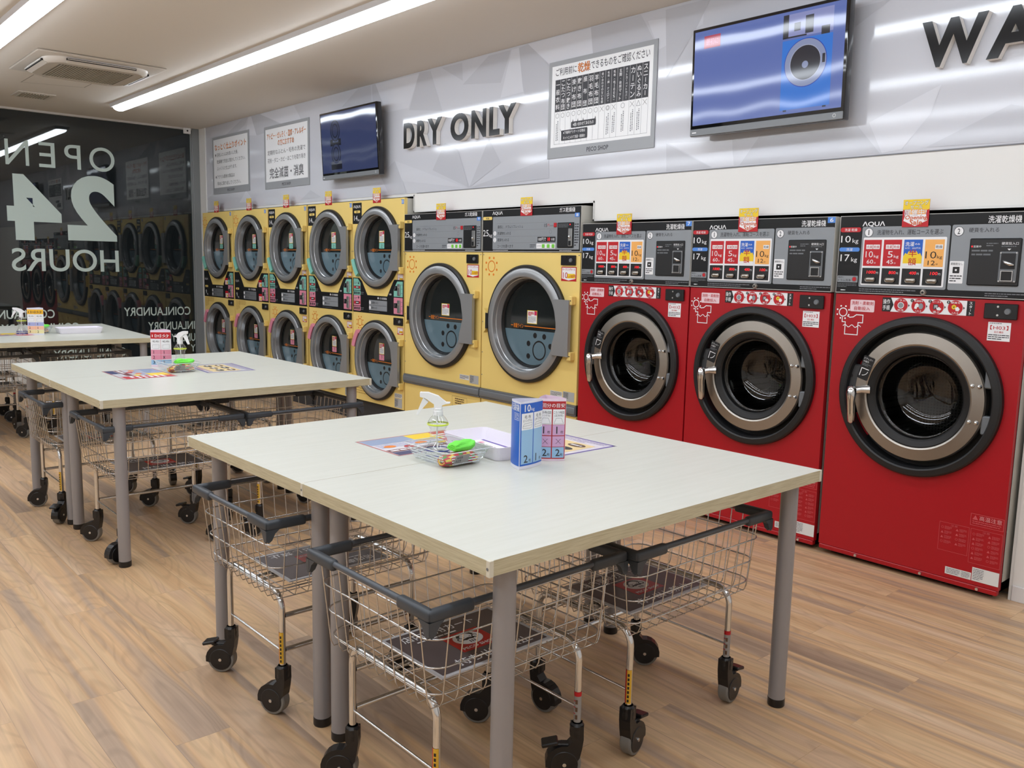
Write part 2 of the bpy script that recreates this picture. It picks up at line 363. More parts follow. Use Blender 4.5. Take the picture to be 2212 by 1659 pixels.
b = MB(); b.box(XG-.05, XR, YB, YW+1.2, ZC, ZC+.05, ceil_m)
for q in ([(-9.39, 2.043), (-8.93, 2.047)], [(-9.224, 2.547), (-8.915, 2.545)], [(-9.40, 2.04), (-9.225, 2.55)]):
    b.fn = lambda u, v, w: (u, v, ZC-w); b.line(q, .006, mat('groove', (120, 112, 104), .7), .0008)
struct(b, 'ceiling')
OPEN = [(-11.25, 0), (-10.872, 0), (-10.872, 2.104), (-6.345, 2.104), (-6.345, 1.966), (-4.19, 1.966), (-4.19, 1.842), (-1.388, 1.842), (-1.388, 0), (XR, 0), (XR, ZC), (-11.25, ZC)]
b = MB(lambda u, v, w: (u, YW-w, v)); b.prism(OPEN, 0, -.07, white_wall)
b.line([(-10.872, 0), (-10.872, 2.104), (-6.345, 2.104), (-6.345, 1.966), (-4.19, 1.966), (-4.19, 1.842), (-1.388, 1.842), (-1.388, 0)], .012, mat('white_edge_trim', (222, 222, 220), .35), .003)
struct(b, 'wall_back')
b = MB(lambda u, v, w: (u, YW-w, v))
b.prism([(-10.93, 2.122), (XR, 2.122), (XR, ZC-.001), (-10.93, ZC-.001)], .0, .004, PT[0])
for i, (t, q) in enumerate(FACETS): b.poly(q, PT[t], .0044+i*.00006)
b.line([(-6.3, 2.121), (XR, 2.121)], .006, greyink, .0042)
o = b.build('wall_graphic_panel'); o['kind'] = 'structure'; o['label'] = 'glossy pale grey faceted graphic panel across the top of the back wall'
b = MB(); b.box(-1.38, XR, YW-.008, YW, 0, .075, mat('white_skirting', (222, 220, 220), .4), .002); struct(b, 'baseboard_back')
b = MB(); b.box(XR, XR+.06, YB, YW+.1, 0, ZC, white_wall); struct(b, 'wall_right')
b = MB(); b.box(XG-.1, XR, YB-.06, YB, 0, ZC, white_wall); struct(b, 'wall_front')
b = MB(); b.box(-11.3, XR+.06, YW+1.1, YW+1.2, 0, ZC, dark_m); struct(b, 'wall_service_room')
b = MB(); b.box(XG-.012, XG, YB, 4.287, .03, ZC-.02, pane_m); struct(b, 'window_1')
b = MB(); b.box(XG-.03, XG+.015, YB, 4.287, ZC-.022, ZC, mat('white_rail', (205, 202, 198), .4)); struct(b, 'trim_1')
b = MB(); b.box(XG-.05, XG+.02, 4.287, 4.376, 0, ZC, post_m, .004); b.box(XG-.02, XG+.012, 4.268, 4.287, 0, ZC, post_m, .002); struct(b, 'trim_2')
b = MB(); b.box(XG-.03, XG+.015, YB, 4.287, 0, .05, post_m, .003); struct(b, 'trim_3')
b = MB(); b.box(XG+.001, XG+.03, YB, 2.36, .052, .375, white_wall, .003); struct(b, 'trim_5')
b = MB(); b.box(XG-.06, -10.875, 4.376, YW-.0005, 0, ZC-.001, white_wall); struct(b, 'trim_4')

# strip lights: housing on the ceiling, bulged diffuser underneath
def strip(y, x0, x1, rz, label):
    t = thing('strip_light', label, 'ceiling light', ((x0+x1)/2, y, ZC), rz, 'strip lights along the ceiling')
    L = (x1-x0)/2
    h = MB(lambda u, v, w: (w, u, v)); h.prism([(-.088, -.0005), (.088, -.0005), (.078, -.034), (-.078, -.034)], -L, L, lamp_body); h.build('lamp_housing', t)
    d = MB(lambda u, v, w: (w, u, v)); prof = [(.066*math.cos(a), -.0342-.038*math.sin(a)) for a in [PI*i/12 for i in range(13)]]
    n = len(prof); e = .05
    vs = []; st = [(-L+.005, .35), (-L+.012, .75), (-L+e, 1), (L-e, 1), (L-.012, .75), (L-.005, .35)]
    for w, k in st: vs += [(u*k, -.0342+(v+.0342)*k, w) for u, v in prof]
    fs = [(i*n+j, i*n+j+1, (i+1)*n+j+1, (i+1)*n+j) for i in range(len(st)-1) for j in range(n-1)]
    fs += [tuple(range(n)), tuple(range((len(st)-1)*n, len(st)*n))]
    d.add(vs, fs, lens_m, True); d.build('diffuser', t)
strip(3.115, -9.98, 1.0, .006, 'long strip light nearest the wall of machines, running above the dryers')
strip(1.52, -9.98, 1.0, .006, 'long linear strip light over the folding tables, cut off at the top left corner')
strip(-.08, -9.98, 1.0, .006, 'third strip light from the back wall, seen as the middle reflection in the television')
strip(-1.68, -9.98, 1.0, .006, 'strip light farthest from the back wall, behind the viewer')

# ceiling cassette air conditioner
t = thing('air_conditioner', 'white square ceiling cassette air conditioner left of the strip light', 'air conditioner', (-8.25, 2.31, ZC))
acw = mat('ac_white', (206, 198, 188), .4); acg = mat('ac_grille', (176, 170, 156), .5)
b = MB(); b.box(-.5, .5, -.5, .5, -.018, -.0005, acw, .01, 2); b.build('panel', t)
b = MB(); outl = rrect(-.415, -.415, .415, .415, .17, 8); k_ = len(outl)
vs = [(x, y, -.0185) for x, y in outl]+[(x*.985, y*.985, -.045) for x, y in outl]+[(x*.90, y*.90, -.060) for x, y in outl]
b.add(vs, [tuple(range(2*k_, 3*k_))], acw); b.add(vs, [(r*k_+i, r*k_+(i+1) % k_, (r+1)*k_+(i+1) % k_, (r+1)*k_+i) for r in (0, 1) for i in range(k_)], acw, True); b.build('body', t)
b = MB(lambda u, v, w: (u, v, -w))
for i in range(26): b.box(-.28, .28, -.28+i*.0215, -.28+i*.0215+.012, .0602, .064, acg)
b.rect(-.29, -.29, .29, .29, mat('ac_grille_back', (122, 116, 104), .6), .0606); b.build('intake_grille', t)
for k in range(4):
    Mx = Matrix.Rotation(PI/2*k, 4, 'Z')
    b = MB(); b.box(-.27, .27, .400, .424, -.046, -.030, dark_m, Mx=Mx); b.build('air_slot', t)
    b = MB(); b.box(-.265, .265, .372, .432, -.052, -.047, acw, .002, 1, Mx @ Matrix.Translation((0, .40, -.05)) @ Matrix.Rotation(.45, 4, 'X') @ Matrix.Translation((0, -.40, .05)))
    b.build('louver', t)
t = thing('ceiling_vent', 'small square white vent in the ceiling near the window wall', 'vent', (-10.03, 2.285, ZC))
b = MB(); b.box(-.17, .17, -.17, .17, -.012, -.0005, acw, .004); b.build('frame', t)
b = MB()
for i in range(11): b.box(-.13, .13, -.13+i*.0245, -.13+i*.0245+.013, -.018, -.012, acg)
b.build('grille', t)
t = thing('sensor_box', 'small white sensor box with a black lens at the top of the window corner', 'sensor', (XG+.03, 4.222, 3.055))
b = MB(); b.box(-.015, .02, -.042, .042, 0, .07, white_plastic, .004); b.build('housing', t)
b = MB(); b.lathe([(0, .004), (.009, .004), (.011, 0)], black, 16, Matrix.Translation((.0205, 0, .035)) @ Matrix.Rotation(PI/2, 4, 'Y')); b.build('lens', t)

# window lettering, seen from inside so it reads mirrored: text runs towards -y
def decal(name, label, rows):
    b = MB(lambda u, v, w: (XG+.0006, -u, v))
    for tx, ya, yb, z0, z1, bold in rows: b.text(tx, -ya, z0, -yb, z1, decal_m, 0, bold, res=6)
    return tag(b.build(name), label, 'window lettering')
decal('window_lettering', 'large frosted mirrored word OPEN at the top of the dark window', [('O', 3.358, 3.079, 2.511, 2.789, 0), ('P', 2.985, 2.812, 2.513, 2.787, 0), ('E', 2.712, 2.545, 2.51, 2.786, 0), ('N', 2.445, 2.21, 2.51, 2.786, 0)])
decal('window_lettering', 'biggest frosted mirrored number 24 on the dark window', [('2', 3.351, 2.81, 1.70, 2.455, .045), ('4', 2.751, 2.196, 1.685, 2.415, .045)])
decal('window_lettering', 'large frosted mirrored word HOURS below the 24', [('HOURS', 3.361, 2.214, 1.338, 1.596, .008)])
for r, l in zip([('COINLAUNDRY', 4.209, 3.397, .803, .908, .012), ('INLAUNDRY', 4.262, 3.678, .619, .722, .012), ('UNDRY', 4.262, 3.96, .465, .565, .012), ('Y', 4.262, 4.20, .33, .42, .012)], ('full mirrored word COINLAUNDRY beside the grey post, top row', 'mirrored INLAUNDRY row cut by the grey post, second row', 'mirrored UNDRY row cut by the grey post, third row', 'mirrored single letter Y at the foot of the grey post')):
    decal('window_lettering', 'small frosted '+l, [r])
for i, l in enumerate(('top', 'second', 'third', 'lowest')):
    decal('window_lettering', 'small frosted mirrored COINLAUNDRY, %s row behind the farthest table' % l, [('COINLAUNDRY', 2.626+.26*i, 1.814+.26*i, .80-.16*i, .90-.16*i, .012)])

# ------------------------------------------------------------------ machines (local frame: u right from the left edge, v up, w towards the room)
YF = 4.3105
AQ = 'ΛQUΛ'
def holed(b, u0, v0, u1, v1, cu, cv, r, m, w, n=96):
    """front sheet with a round opening"""
    A = sorted(set([2*PI*i/n for i in range(n)]+[math.atan2(y-cv, x-cu) % (2*PI) for x in (u0, u1) for y in (v0, v1)]))
    vs = []
    for a in A:
        c, s_ = math.cos(a), math.sin(a)
        t = min([(u1-cu)/c if c > 1e-9 else 1e9, (u0-cu)/c if c < -1e-9 else 1e9, (v1-cv)/s_ if s_ > 1e-9 else 1e9, (v0-cv)/s_ if s_ < -1e-9 else 1e9])
        vs += [(cu+r*c, cv+r*s_, w), (cu+t*c, cv+t*s_, w), (cu+r*c, cv+r*s_, w-.03)]
    k = len(A)
    b.add(vs, [(3*i, 3*i+1, 3*((i+1) % k)+1, 3*((i+1) % k)) for i in range(k)]+[(3*i+2, 3*i, 3*((i+1) % k), 3*((i+1) % k)+2) for i in range(k)], m)
def edges(b, u0, v0, u1, v1, m, w0, w1):
    b.add([(u0, v0, w0), (u1, v0, w0), (u1, v1, w0), (u0, v1, w0), (u0, v0, w1), (u1, v0, w1), (u1, v1, w1), (u0, v1, w1)], [(0, 1, 5, 4), (1, 2, 6, 5), (2, 3, 7, 6), (3, 0, 4, 7)], m)
def cabinet(W_, z0, z1, d=.85):
    b = MB(FR)
    u0, u1 = .006, W_-.006
    b.add([(u0, z0, -.03), (u1, z0, -.03), (u1, z1, -.03), (u0, z1, -.03), (u0, z0, -d), (u1, z0, -d), (u1, z1, -d), (u0, z1, -d)],
          [(0, 1, 5, 4), (1, 2, 6, 5), (2, 3, 7, 6), (3, 0, 4, 7), (4, 5, 6, 7)], side_steel)
    return b
def fwd(cu, cv, w=0):    # lathe axis = w
    return Matrix(((1, 0, 0, cu), (0, 1, 0, cv), (0, 0, 1, w), (0, 0, 0, 1)))
def sunmark(b, u, v, k, m, w, t=.006):
    b.ring(u, v, .034*k, .034*k+t, m, w)
    for i in range(8): b.disc(u+.062*k*math.cos(PI/8+PI/4*i), v+.062*k*math.sin(PI/8+PI/4*i), .0085*k, m, w, 10)
def lockplate(parent, u0, v0, u1, v1, name='lock_plate'):
    b = MB(FR); b.box(u0, u1, v0, v1, .0005, .014, black_plastic, .003)
    cu, cv = u0+(u1-u0)*.58, (v0+v1)/2; h = v1-v0
    for q in (-.25, .3): b.disc(u0+(u1-u0)*.42, cv+q*h, .005, chrome, .0145, 10)
    b.lathe([(.0001, .022), (.012, .022), (.015, .014)], mid_grey, 16, fwd(u0+(u1-u0)*.72, cv))
    return b.build(name, parent)

# ---- red washer-dryer
RW = .929
def red_machine():
    t = thing('washer_dryer', '', 'washer dryer', (0, 0, 0))
    b = cabinet(RW, .09, 1.812, .95); b.box(.05, RW-.05, 0, .09, -.9, -.06, dark_m); b.build('cabinet', t)
    cu, cv = .468, .921
    b = MB(FR)
    holed(b, .004, .052, RW-.008, 1.414, cu, cv, .39, red_steel, 0); edges(b, .004, .052, RW-.008, 1.414, red_steel, -.03, 0)
    b.box(.008, RW-.012, .026, .05, -.028, .004, red_steel, .003)
    for u in (.22, .56, .83): b.lathe([(.0001, .012), (.007, .011), (.009, .004)], chrome, 12, fwd(u, .038))
    w = .0012
    # operating steps strip
    b.rect(.257, 1.334, .70, 1.404, white, w); b.poly([(.257, 1.334), (.30, 1.334), (.315, 1.369), (.30, 1.404), (.257, 1.404)], black, w*1.4); b.rect(.665, 1.334, .70, 1.404, black, w*1.4)
    b.text('操作', .261, 1.371, .297, 1.396, white, w*2, .02); b.text('手順', .261, 1.341, .297, 1.366, white, w*2, .02); b.vtext('スタート', .667, 1.337, .698, 1.401, white, w*2, .02)
    for i, (tt, bb) in enumerate((('ドラム', '洗浄'), ('洗濯物を', '入れる'), ('コースを', '選ぶ'), ('硬貨を', '入れる'))):
        u = .352+i*.087
        b.disc(u, 1.369, .0345, red_p, w*1.6); b.text(tt, u-.022, 1.388, u+.022, 1.397, white, w*2.2, .01); b.text(bb, u-.016, 1.339, u+.016, 1.349, white, w*2.2, .01)
        b.poly([(u+.037, 1.362), (u+.044, 1.369), (u+.037, 1.376)], ink, w*2)
        if i == 0: b.disc(u, 1.368, .016, panel_grey, w*2.2); b.ring(u, 1.368, .013, .016, white, w*2.6)
        elif i == 2: b.rect(u-.016, 1.357, u+.008, 1.381, ink, w*2.2, .003); b.text('押', u-.012, 1.36, u+.004, 1.378, white, w*2.6); b.poly([(u, 1.362), (u+.012, 1.369), (u+.024, 1.36), (u+.018, 1.352), (u+.004, 1.353)], white, w*3)
        elif i == 3: b.disc(u-.006, 1.372, .011, yellow_p, w*2.2); b.text('¥', u-.011, 1.366, u-.001, 1.378, ink, w*2.6); b.poly([(u, 1.368), (u+.012, 1.374), (u+.022, 1.363), (u+.016, 1.353), (u+.003, 1.354)], white, w*2.8)
        else: b.poly([(u-.02, 1.356), (u-.016, 1.376), (u-.008, 1.383), (u, 1.378), (u+.004, 1.366), (u-.006, 1.362), (u-.008, 1.353)], white, w*2.2); b.disc(u+.012, 1.368, .011, panel_grey, w*2.4, 16, .015)
        if i: b.disc(u-.032, 1.394, .008, black, w*2.8, 12); b.text(str(i), u-.0345, 1.389, u-.0295, 1.399, white, w*3.2, .03)
    # detergent tag, sun and shirt drawing
    b.rect(.087, 1.325, .217, 1.386, mat('pale_pink_print', (236, 206, 212), .4), w, .006)
    b.text('洗剤・柔軟剤', .094, 1.36, .211, 1.379, red_p, w*2); b.text('自動投入', .110, 1.333, .195, 1.352, red_p, w*2)
    sunmark(b, .050, 1.318, .55, white, w, .005)
    b.line([(.076, 1.299), (.09, 1.293), (.108, 1.296), (.124, 1.308), (.160, 1.308), (.160, 1.268), (.136, 1.268), (.136, 1.204), (.066, 1.204), (.066, 1.268), (.048, 1.268), (.048, 1.290)], .0045, white, w)
    b.line([(.056+.0045*i, 1.248+.006*math.sin(i*.75)) for i in range(22)], .0035, white, w)
    # warnings low on the right
    pk = mat('faint_pink_print', (206, 86, 92), .45)
    b.frame(.772, .342, .918, .398, .002, pk, w); b.poly([(.779, .37), (.805, .37), (.792, .392)], pk, w); b.text('高温注意', .81, .37, .91, .393, mat('pink_white_print', (228, 150, 154), .45), w); b.greek(.78, .347, .91, .366, 2, pk, w, seed=3)
    for (a, c) in ((.632, .77), (.778, .918)):
        lo = .185 if a < .7 else .157
        b.frame(a, lo, c, .325, .0015, pk, w)
        for i in range(6 if a > .7 else 4):
            for j in range(2):
                u, v = a+.008+j*(c-a)/2, .300-i*.0235
                if (i+j) % 3: b.poly([(u, v-.006), (u+.013, v-.006), (u+.0065, v+.006)], pk, w)
                else: b.ring(u+.0065, v, .0045, .006, pk, w, 12)
                b.greek(u+.017, v-.008, u+.017+(c-a)/2-.035, v+.008, 3, pk, w, seed=i*7+j)
        b.text('注意', a+.052, .311, a+.085, .321, pk, w*1.5)
    lab = mat('label_white', (224, 224, 222), .4)
    b.rect(.676, .072, .797, .108, lab, w); b.greek(.682, .076, .745, .104, 4, greyink, w*1.6, seed=5); b.greek(.752, .076, .79, .104, 5, greyink, w*1.6, seed=6)
    b.rect(.800, .072, .920, .139, lab, w); b.greek(.805, .078, .852, .134, 7, greyink, w*1.6, seed=8)
    b.build('front_panel', t)
    lockplate(t, .746, 1.327, .888, 1.398)
    b = MB(FR); b.rect(.766, 1.226, .864, 1.312, white, .0012); b.text('【H03】', .776, 1.277, .854, 1.298, red_p, .0018, 0); b.text('出た場合', .795, 1.262, .835, 1.272, red_p, .0018, .01)
    b.greek(.77, 1.23, .86, 1.257, 3, ink, .0018, seed=2); b.greek(.772, 1.302, .858, 1.31, 1, greyink, .0018, seed=4); b.build('notice_sticker', t)
    # door: bezel on the cabinet, steel ring, black gasket, glass bowl and the drum behind it
    b = MB(FR)
    b.lathe([(.400, 0), (.398, .022), (.390, .030), (.364, .034), (.357, .028), (.352, .006), (.35, -.05)], rubber, 96, fwd(cu, cv))
    b.lathe([(.352, -.048), (.24, -.048)], dark_m, 64, fwd(cu, cv))
    b.ring(cu, cv, .325, .35, red_steel, -.04, 12, PI*.86, PI*.94); b.ring(cu, cv, .325, .35, red_steel, -.04, 12, PI*1.12, PI*1.24)
    b.box(cu-.385, cu-.28, cv-.06, cv+.13, -.03, .006, mat('latch_block', (58, 60, 62), .45), .006); b.disc(cu-.345, cv+.07, .01, dark_m, .007, 12)
    for v in (-.14, .08): b.box(cu+.31, cu+.365, cv+v, cv+v+.09, -.03, .012, mid_grey, .006)
    b.build('door_bezel', t)
    b = MB(FR); b.lathe([(.322, -.03), (.322, .006), (.316, .014), (.262, .020), (.254, .016), (.250, -.01)], brushed, 96, fwd(cu+.003, cv))
    for a in (-.30, .30):
        for q in (-.016, .016): b.lathe([(.0001, .030), (.007, .028), (.011, .018)], chrome, 12, fwd(cu+.29*math.cos(a)+q, cv+.29*math.sin(a)))
    dr = b.build('door', t)
    b = MB(FR); b.lathe([(.254, .012), (.248, .013), (.222, .004), (.214, -.004), (.212, -.06)], gasket, 80, fwd(cu+.003, cv)); b.build('gasket', dr)
    b = MB(FR); b.lathe([(.214, -.03), (.208, -.02), (.196, -.05), (.185, -.12), (.17, -.16), (.10, -.178), (.0001, -.182)], bowl_m, 64, fwd(cu+.003, cv), join=True); b.build('glass_bowl', dr)
    b = MB(FR)   # lever handle
    hu, hv = cu-.300, cv-.004
    b.tube([(hu+.065, hv+.012, .018), (hu+.03, hv+.010, .040), (hu, hv, .062)], [.024, .019, .022], chrome, 14)
    b.tube([(hu, hv+.022, .058), (hu-.002, hv+.016, .066), (hu-.003, hv-.01, .070), (hu-.003, hv-.05, .070), (hu-.001, hv-.11, .066), (hu, hv-.158, .060), (hu, hv-.166, .058)], [.010, .024, .0265, .0205, .0185, .0175, .009], chrome, 16); b.build('door_handle', dr)
    b = MB(FR); Lc = Matrix.Translation((cu-.262, cv+.118, 0)) @ Matrix.Rotation(.28, 4, 'Z').inverted()
    b.fn = lambda u, v, w: (lambda p: (p.x, -w, p.y))(Lc @ Vector((u, v, 0)))
    b.rect(-.03, -.062, .03, .062, black, .0206, .007); b.text('ドアレバー', -.024, .042, .024, .053, white, .0212); b.text('の操作', -.024, .027, .006, .038, white, .0212); b.greek(-.024, .008, .022, .022, 2, greyink, .0212)
    b.line([(-.02, -.045), (-.02, -.005), (.018, -.005)], .004, white, .0212); b.ring(-.012, -.012, .028, .031, white, .0212, 10, -PI*.45, -.1)
    b.build('lever_label', dr)
    b = MB(FR); b.lathe([(.235, -.05), (.30, -.08), (.33, -.12), (.33, -.62), (.0001, -.62)], drum_m, 64, fwd(cu, cv))
    for k in range(3):
        a = PI/2+k*2*PI/3+.4; b.box(-.05, .05, .24, .33, -.55, -.14, drum_m, .02, 2, Matrix.Translation((cu, cv, 0)) @ Matrix.Rotation(a, 4, 'Z'))
    b.build('drum', t)
    # control panel
    b = MB(FR); edges(b, .002, 1.419, RW-.006, 1.814, side_steel, -.03, .006)
    b.rect(.002, 1.419, RW-.006, 1.814, mat('silver_trim', (186, 184, 180), .35), .006); b.rect(.005, 1.423, RW-.009, 1.811, panel_black, .0066)
    w = .0072
    b.text(AQ, .124, 1.756, .242, 1.783, white, w, .018, res=4); b.text('洗濯乾燥機', .726, 1.763, .868, 1.797, white, w, .012)
    b.rect(.008, 1.731, .118, 1.755, red_p, w, .010); b.text('洗濯 乾燥', .03, 1.735, .098, 1.750, white, w+.0005)
    b.text('10', .013, 1.678, .066, 1.713, white, w, 0); b.text('kg', .076, 1.67, .108, 1.698, white, w, 0)
    b.rect(.008, 1.632, .118, 1.653, blue_p, w, .009); b.text('洗濯', .046, 1.635, .080, 1.650, white, w+.0005)
    b.text('17', .017, 1.582, .066, 1.617, white, w, 0); b.text('kg', .076, 1.574, .108, 1.602, white, w, 0)
    b.rect(.008, 1.474, .119, 1.508, panel_grey, w, .003); b.text('ドラム洗浄', .012, 1.478, .082, 1.491, ink, w+.0005); b.text('最初に', .012, 1.496, .045, 1.504, ink, w+.0005); b.disc(.101, 1.491, .014, mid_grey, w+.0005); b.disc(.101, 1.491, .0105, red_p, w+.001)
    b.greek(.01, 1.447, .115, 1.469, 3, mid_grey, w); b.greek(.03, 1.428, .075, 1.438, 1, white, w)
    b.rect(.126, 1.452, .562, 1.757, panel_grey, w, .008); b.rect(.570, 1.452, .921, 1.759, panel_grey, w, .008)
    w2 = w+.0006; w3 = w2+.0006; w4 = w3+.0006
    for u, n_ in ((.161, '1'), (.601, '2')): b.disc(u, 1.728, .022, white, w2); b.ring(u, 1.728, .0205, .0225, ink, w3); b.text(n_, u-.006, 1.715, u+.006, 1.741, ink, w3, .01)
    b.text('洗濯物を入れ、運転コースを選ぶ', .204, 1.715, .530, 1.741, ink, w2); b.text('硬貨を入れる', .646, 1.722, .777, 1.744, ink, w2)
    b.rect(.136, 1.463, .550, 1.703, white, w2, .006)
    prices = ('1000', '800', '400', '100'); tiles = []
    for i in range(4):
        u0 = .1415+i*.1025; u1 = u0+.0915; c = (u0+u1)/2
        b.rect(u0, 1.560, u1, 1.691, (red_p, red_p, deep_blue, peach_p)[i], w3)
        if i < 2:
            for q, k in ((u0+.012, '洗濯'), (c+.003, '乾燥')): b.rect(q, 1.645, q+.034, 1.667, white, w4); b.text(k, q+.003, 1.649, q+.031, 1.663, red_p, w4+.0005)
            b.text(('10', '5')[i], (c-.034, c-.022)[i], 1.603, c+.004, 1.634, white, w4, -.006); b.text('kg', c+.010, 1.598, c+.034, 1.616, white, w4); b.text(('60', '45')[i], c-.026, 1.571, c+.008, 1.592, white, w4); b.text('分', c+.012, 1.571, c+.022, 1.580, white, w4)
        if i == 2:
            b.text('洗濯', u0+.006, 1.658, u0+.05, 1.680, white, w4, .02); b.text('のみ', u0+.054, 1.664, u0+.078, 1.674, white, w4, .01); b.text('30分･･800円を', u0+.006, 1.645, u1-.008, 1.654, white, w4)
            b.poly([(u0, 1.575)]+[(u0+.0915*k/10, 1.608+(.012 if k % 2 else 0)+.02*math.sin(PI*k/10)) for k in range(11)]+[(u1, 1.575)], yellow_p, w4)
            b.rect(u0, 1.560, u1, 1.575, white, w4); b.text('半', c-.02, 1.607, c+.02, 1.643, red_p, w4+.0005, .025); b.text('額', c-.02, 1.566, c+.02, 1.602, red_p, w4+.0005, .025)
        if i == 3:
            b.rect(u1-.042, 1.645, u1-.006, 1.667, white, w4); b.text('乾燥', u1-.039, 1.649, u1-.009, 1.663, ink, w4+.0005)
            b.text('10', c-.04, 1.600, c+.012, 1.634, black, w4, -.006); b.text('kg', c+.016, 1.596, c+.040, 1.615, black, w4); b.text('12', c-.026, 1.568, c+.008, 1.590, black, w4); b.text('分', c+.012, 1.568, c+.022, 1.578, black, w4)
        b.rect(u0-.0005, 1.470, u1+.0005, 1.550, black, w3)
        n_ = len(prices[i]); b.text(prices[i], u1-.022-.0115*n_, 1.521, u1-.022, 1.536, led, w4, 0, shear=.15); b.text('円', u1-.018, 1.520, u1-.008, 1.530, white, w4)
    b.poly([(.822, 1.648), (.834, 1.648), (.828, 1.641)], white, w4+.001)
    b.rect(.572, 1.484, .637, 1.589, white, w2, .004); b.text('柔軟剤なし', .577, 1.570, .632, 1.582, ink, w3); b.rect(.588, 1.532, .619, 1.562, black, w3, .003); b.disc(.603, 1.547, .005, white, w4, 10); b.greek(.577, 1.489, .632, 1.524, 3, ink, w3, seed=9)
    b.greek(.13, 1.426, .42, 1.446, 2, greyink, w, seed=11); b.greek(.74, 1.426, .915, 1.446, 2, greyink, w, seed=12)
    b.lathe([(.0001, .018), (.011, .017), (.016, .008)], brushed, 20, fwd(.459, 1.436)); b.disc(.459, 1.436, .006, black, .0186, 12)
    cp = b.build('control_panel', t)
    for i in range(4):
        c = .1415+i*.1025+.0457; q = MB(FR); q.box(c-.025, c+.025, 1.480, 1.503, .0086, .020, brushed, .010, 3); q.rect(c-.008, 1.4905, c+.008, 1.4925, ink, .0205); q.build('button', cp)
    q = MB(FR); q.box(.657, .879, 1.478, 1.694, .0072, .0125, mat('coin_unit_black', (34, 35, 37), .3), .004)
    q.disc(.668, 1.657, .004, led, .0132, 10); q.text('営業中', .674, 1.652, .708, 1.662, white, .0132); q.text('硬貨投入口', .795, 1.664, .866, 1.677, white, .0132); q.greek(.668, 1.61, .76, 1.645, 2, mid_grey, .0132, seed=20); q.greek(.73, 1.655, .78, 1.675, 2, mid_grey, .0132, seed=21); q.greek(.795, 1.652, .862, 1.661, 1, mid_grey, .0132, seed=22); q.poly([(.821, 1.647), (.837, 1.647), (.829, 1.639)], white, .0132)
    q.build('coin_unit', cp)
    q = MB(FR); q.box(.792, .870, 1.494, 1.634, .0126, .020, mid_grey, .004); q.rect(.800, 1.555, .862, 1.626, black, .0205); q.box(.808, .854, 1.503, 1.545, .019, .026, gasket, .002); q.frame(.807, 1.502, .855, 1.546, .003, chrome, .0265)
    q.tube([(.812, 1.592, .022), (.826, 1.585, .034), (.846, 1.576, .034), (.856, 1.574, .024)], [.004, .008, .009, .004], chrome, 10)
    for u in (.798, .864):
        for v in (1.5, 1.628): q.disc(u, v, .0035, chrome, .0206, 8)
    q.build('coin_slot', cp)
    return t
def number_tag(parent, u0, v0, u1, v1, n, w, m=blue_p):
    b = MB(FR); b.box(u0, u1, v0, v1, w, w+.0015, m); b.text(n, u0+(u1-u0)*(.3 if len(n) == 1 else .12), v0+(v1-v0)*.14, u1-(u1-u0)*(.22 if len(n) == 1 else .12), v1-(v1-v0)*.14, white, w+.002, .01)
    return b.build('number_tag', parent)
X = [-10.8538, -9.9343, -9.0154, -8.1147, -7.243, -6.3655, -5.2906, -4.2111, -3.2834, -2.3366]
proto = red_machine()
reds = [proto, dup(proto, (0, 0, 0)), dup(proto, (0, 0, 0))]
for o, x, n, l in zip(reds, X[7:10], '765', ('red front-loading washer-dryer with blue tag 7, next to the yellow dryers', 'red front-loading washer-dryer with blue tag 6, middle of the three red ones', 'largest looking red washer-dryer, last in the row, beside the bare white wall')):
    o.location = (x+.002, YF, 0); tag(o, l, 'washer dryer', 'red washer-dryers'); number_tag(o, .878, 1.781, .9205, 1.811, n, .007)

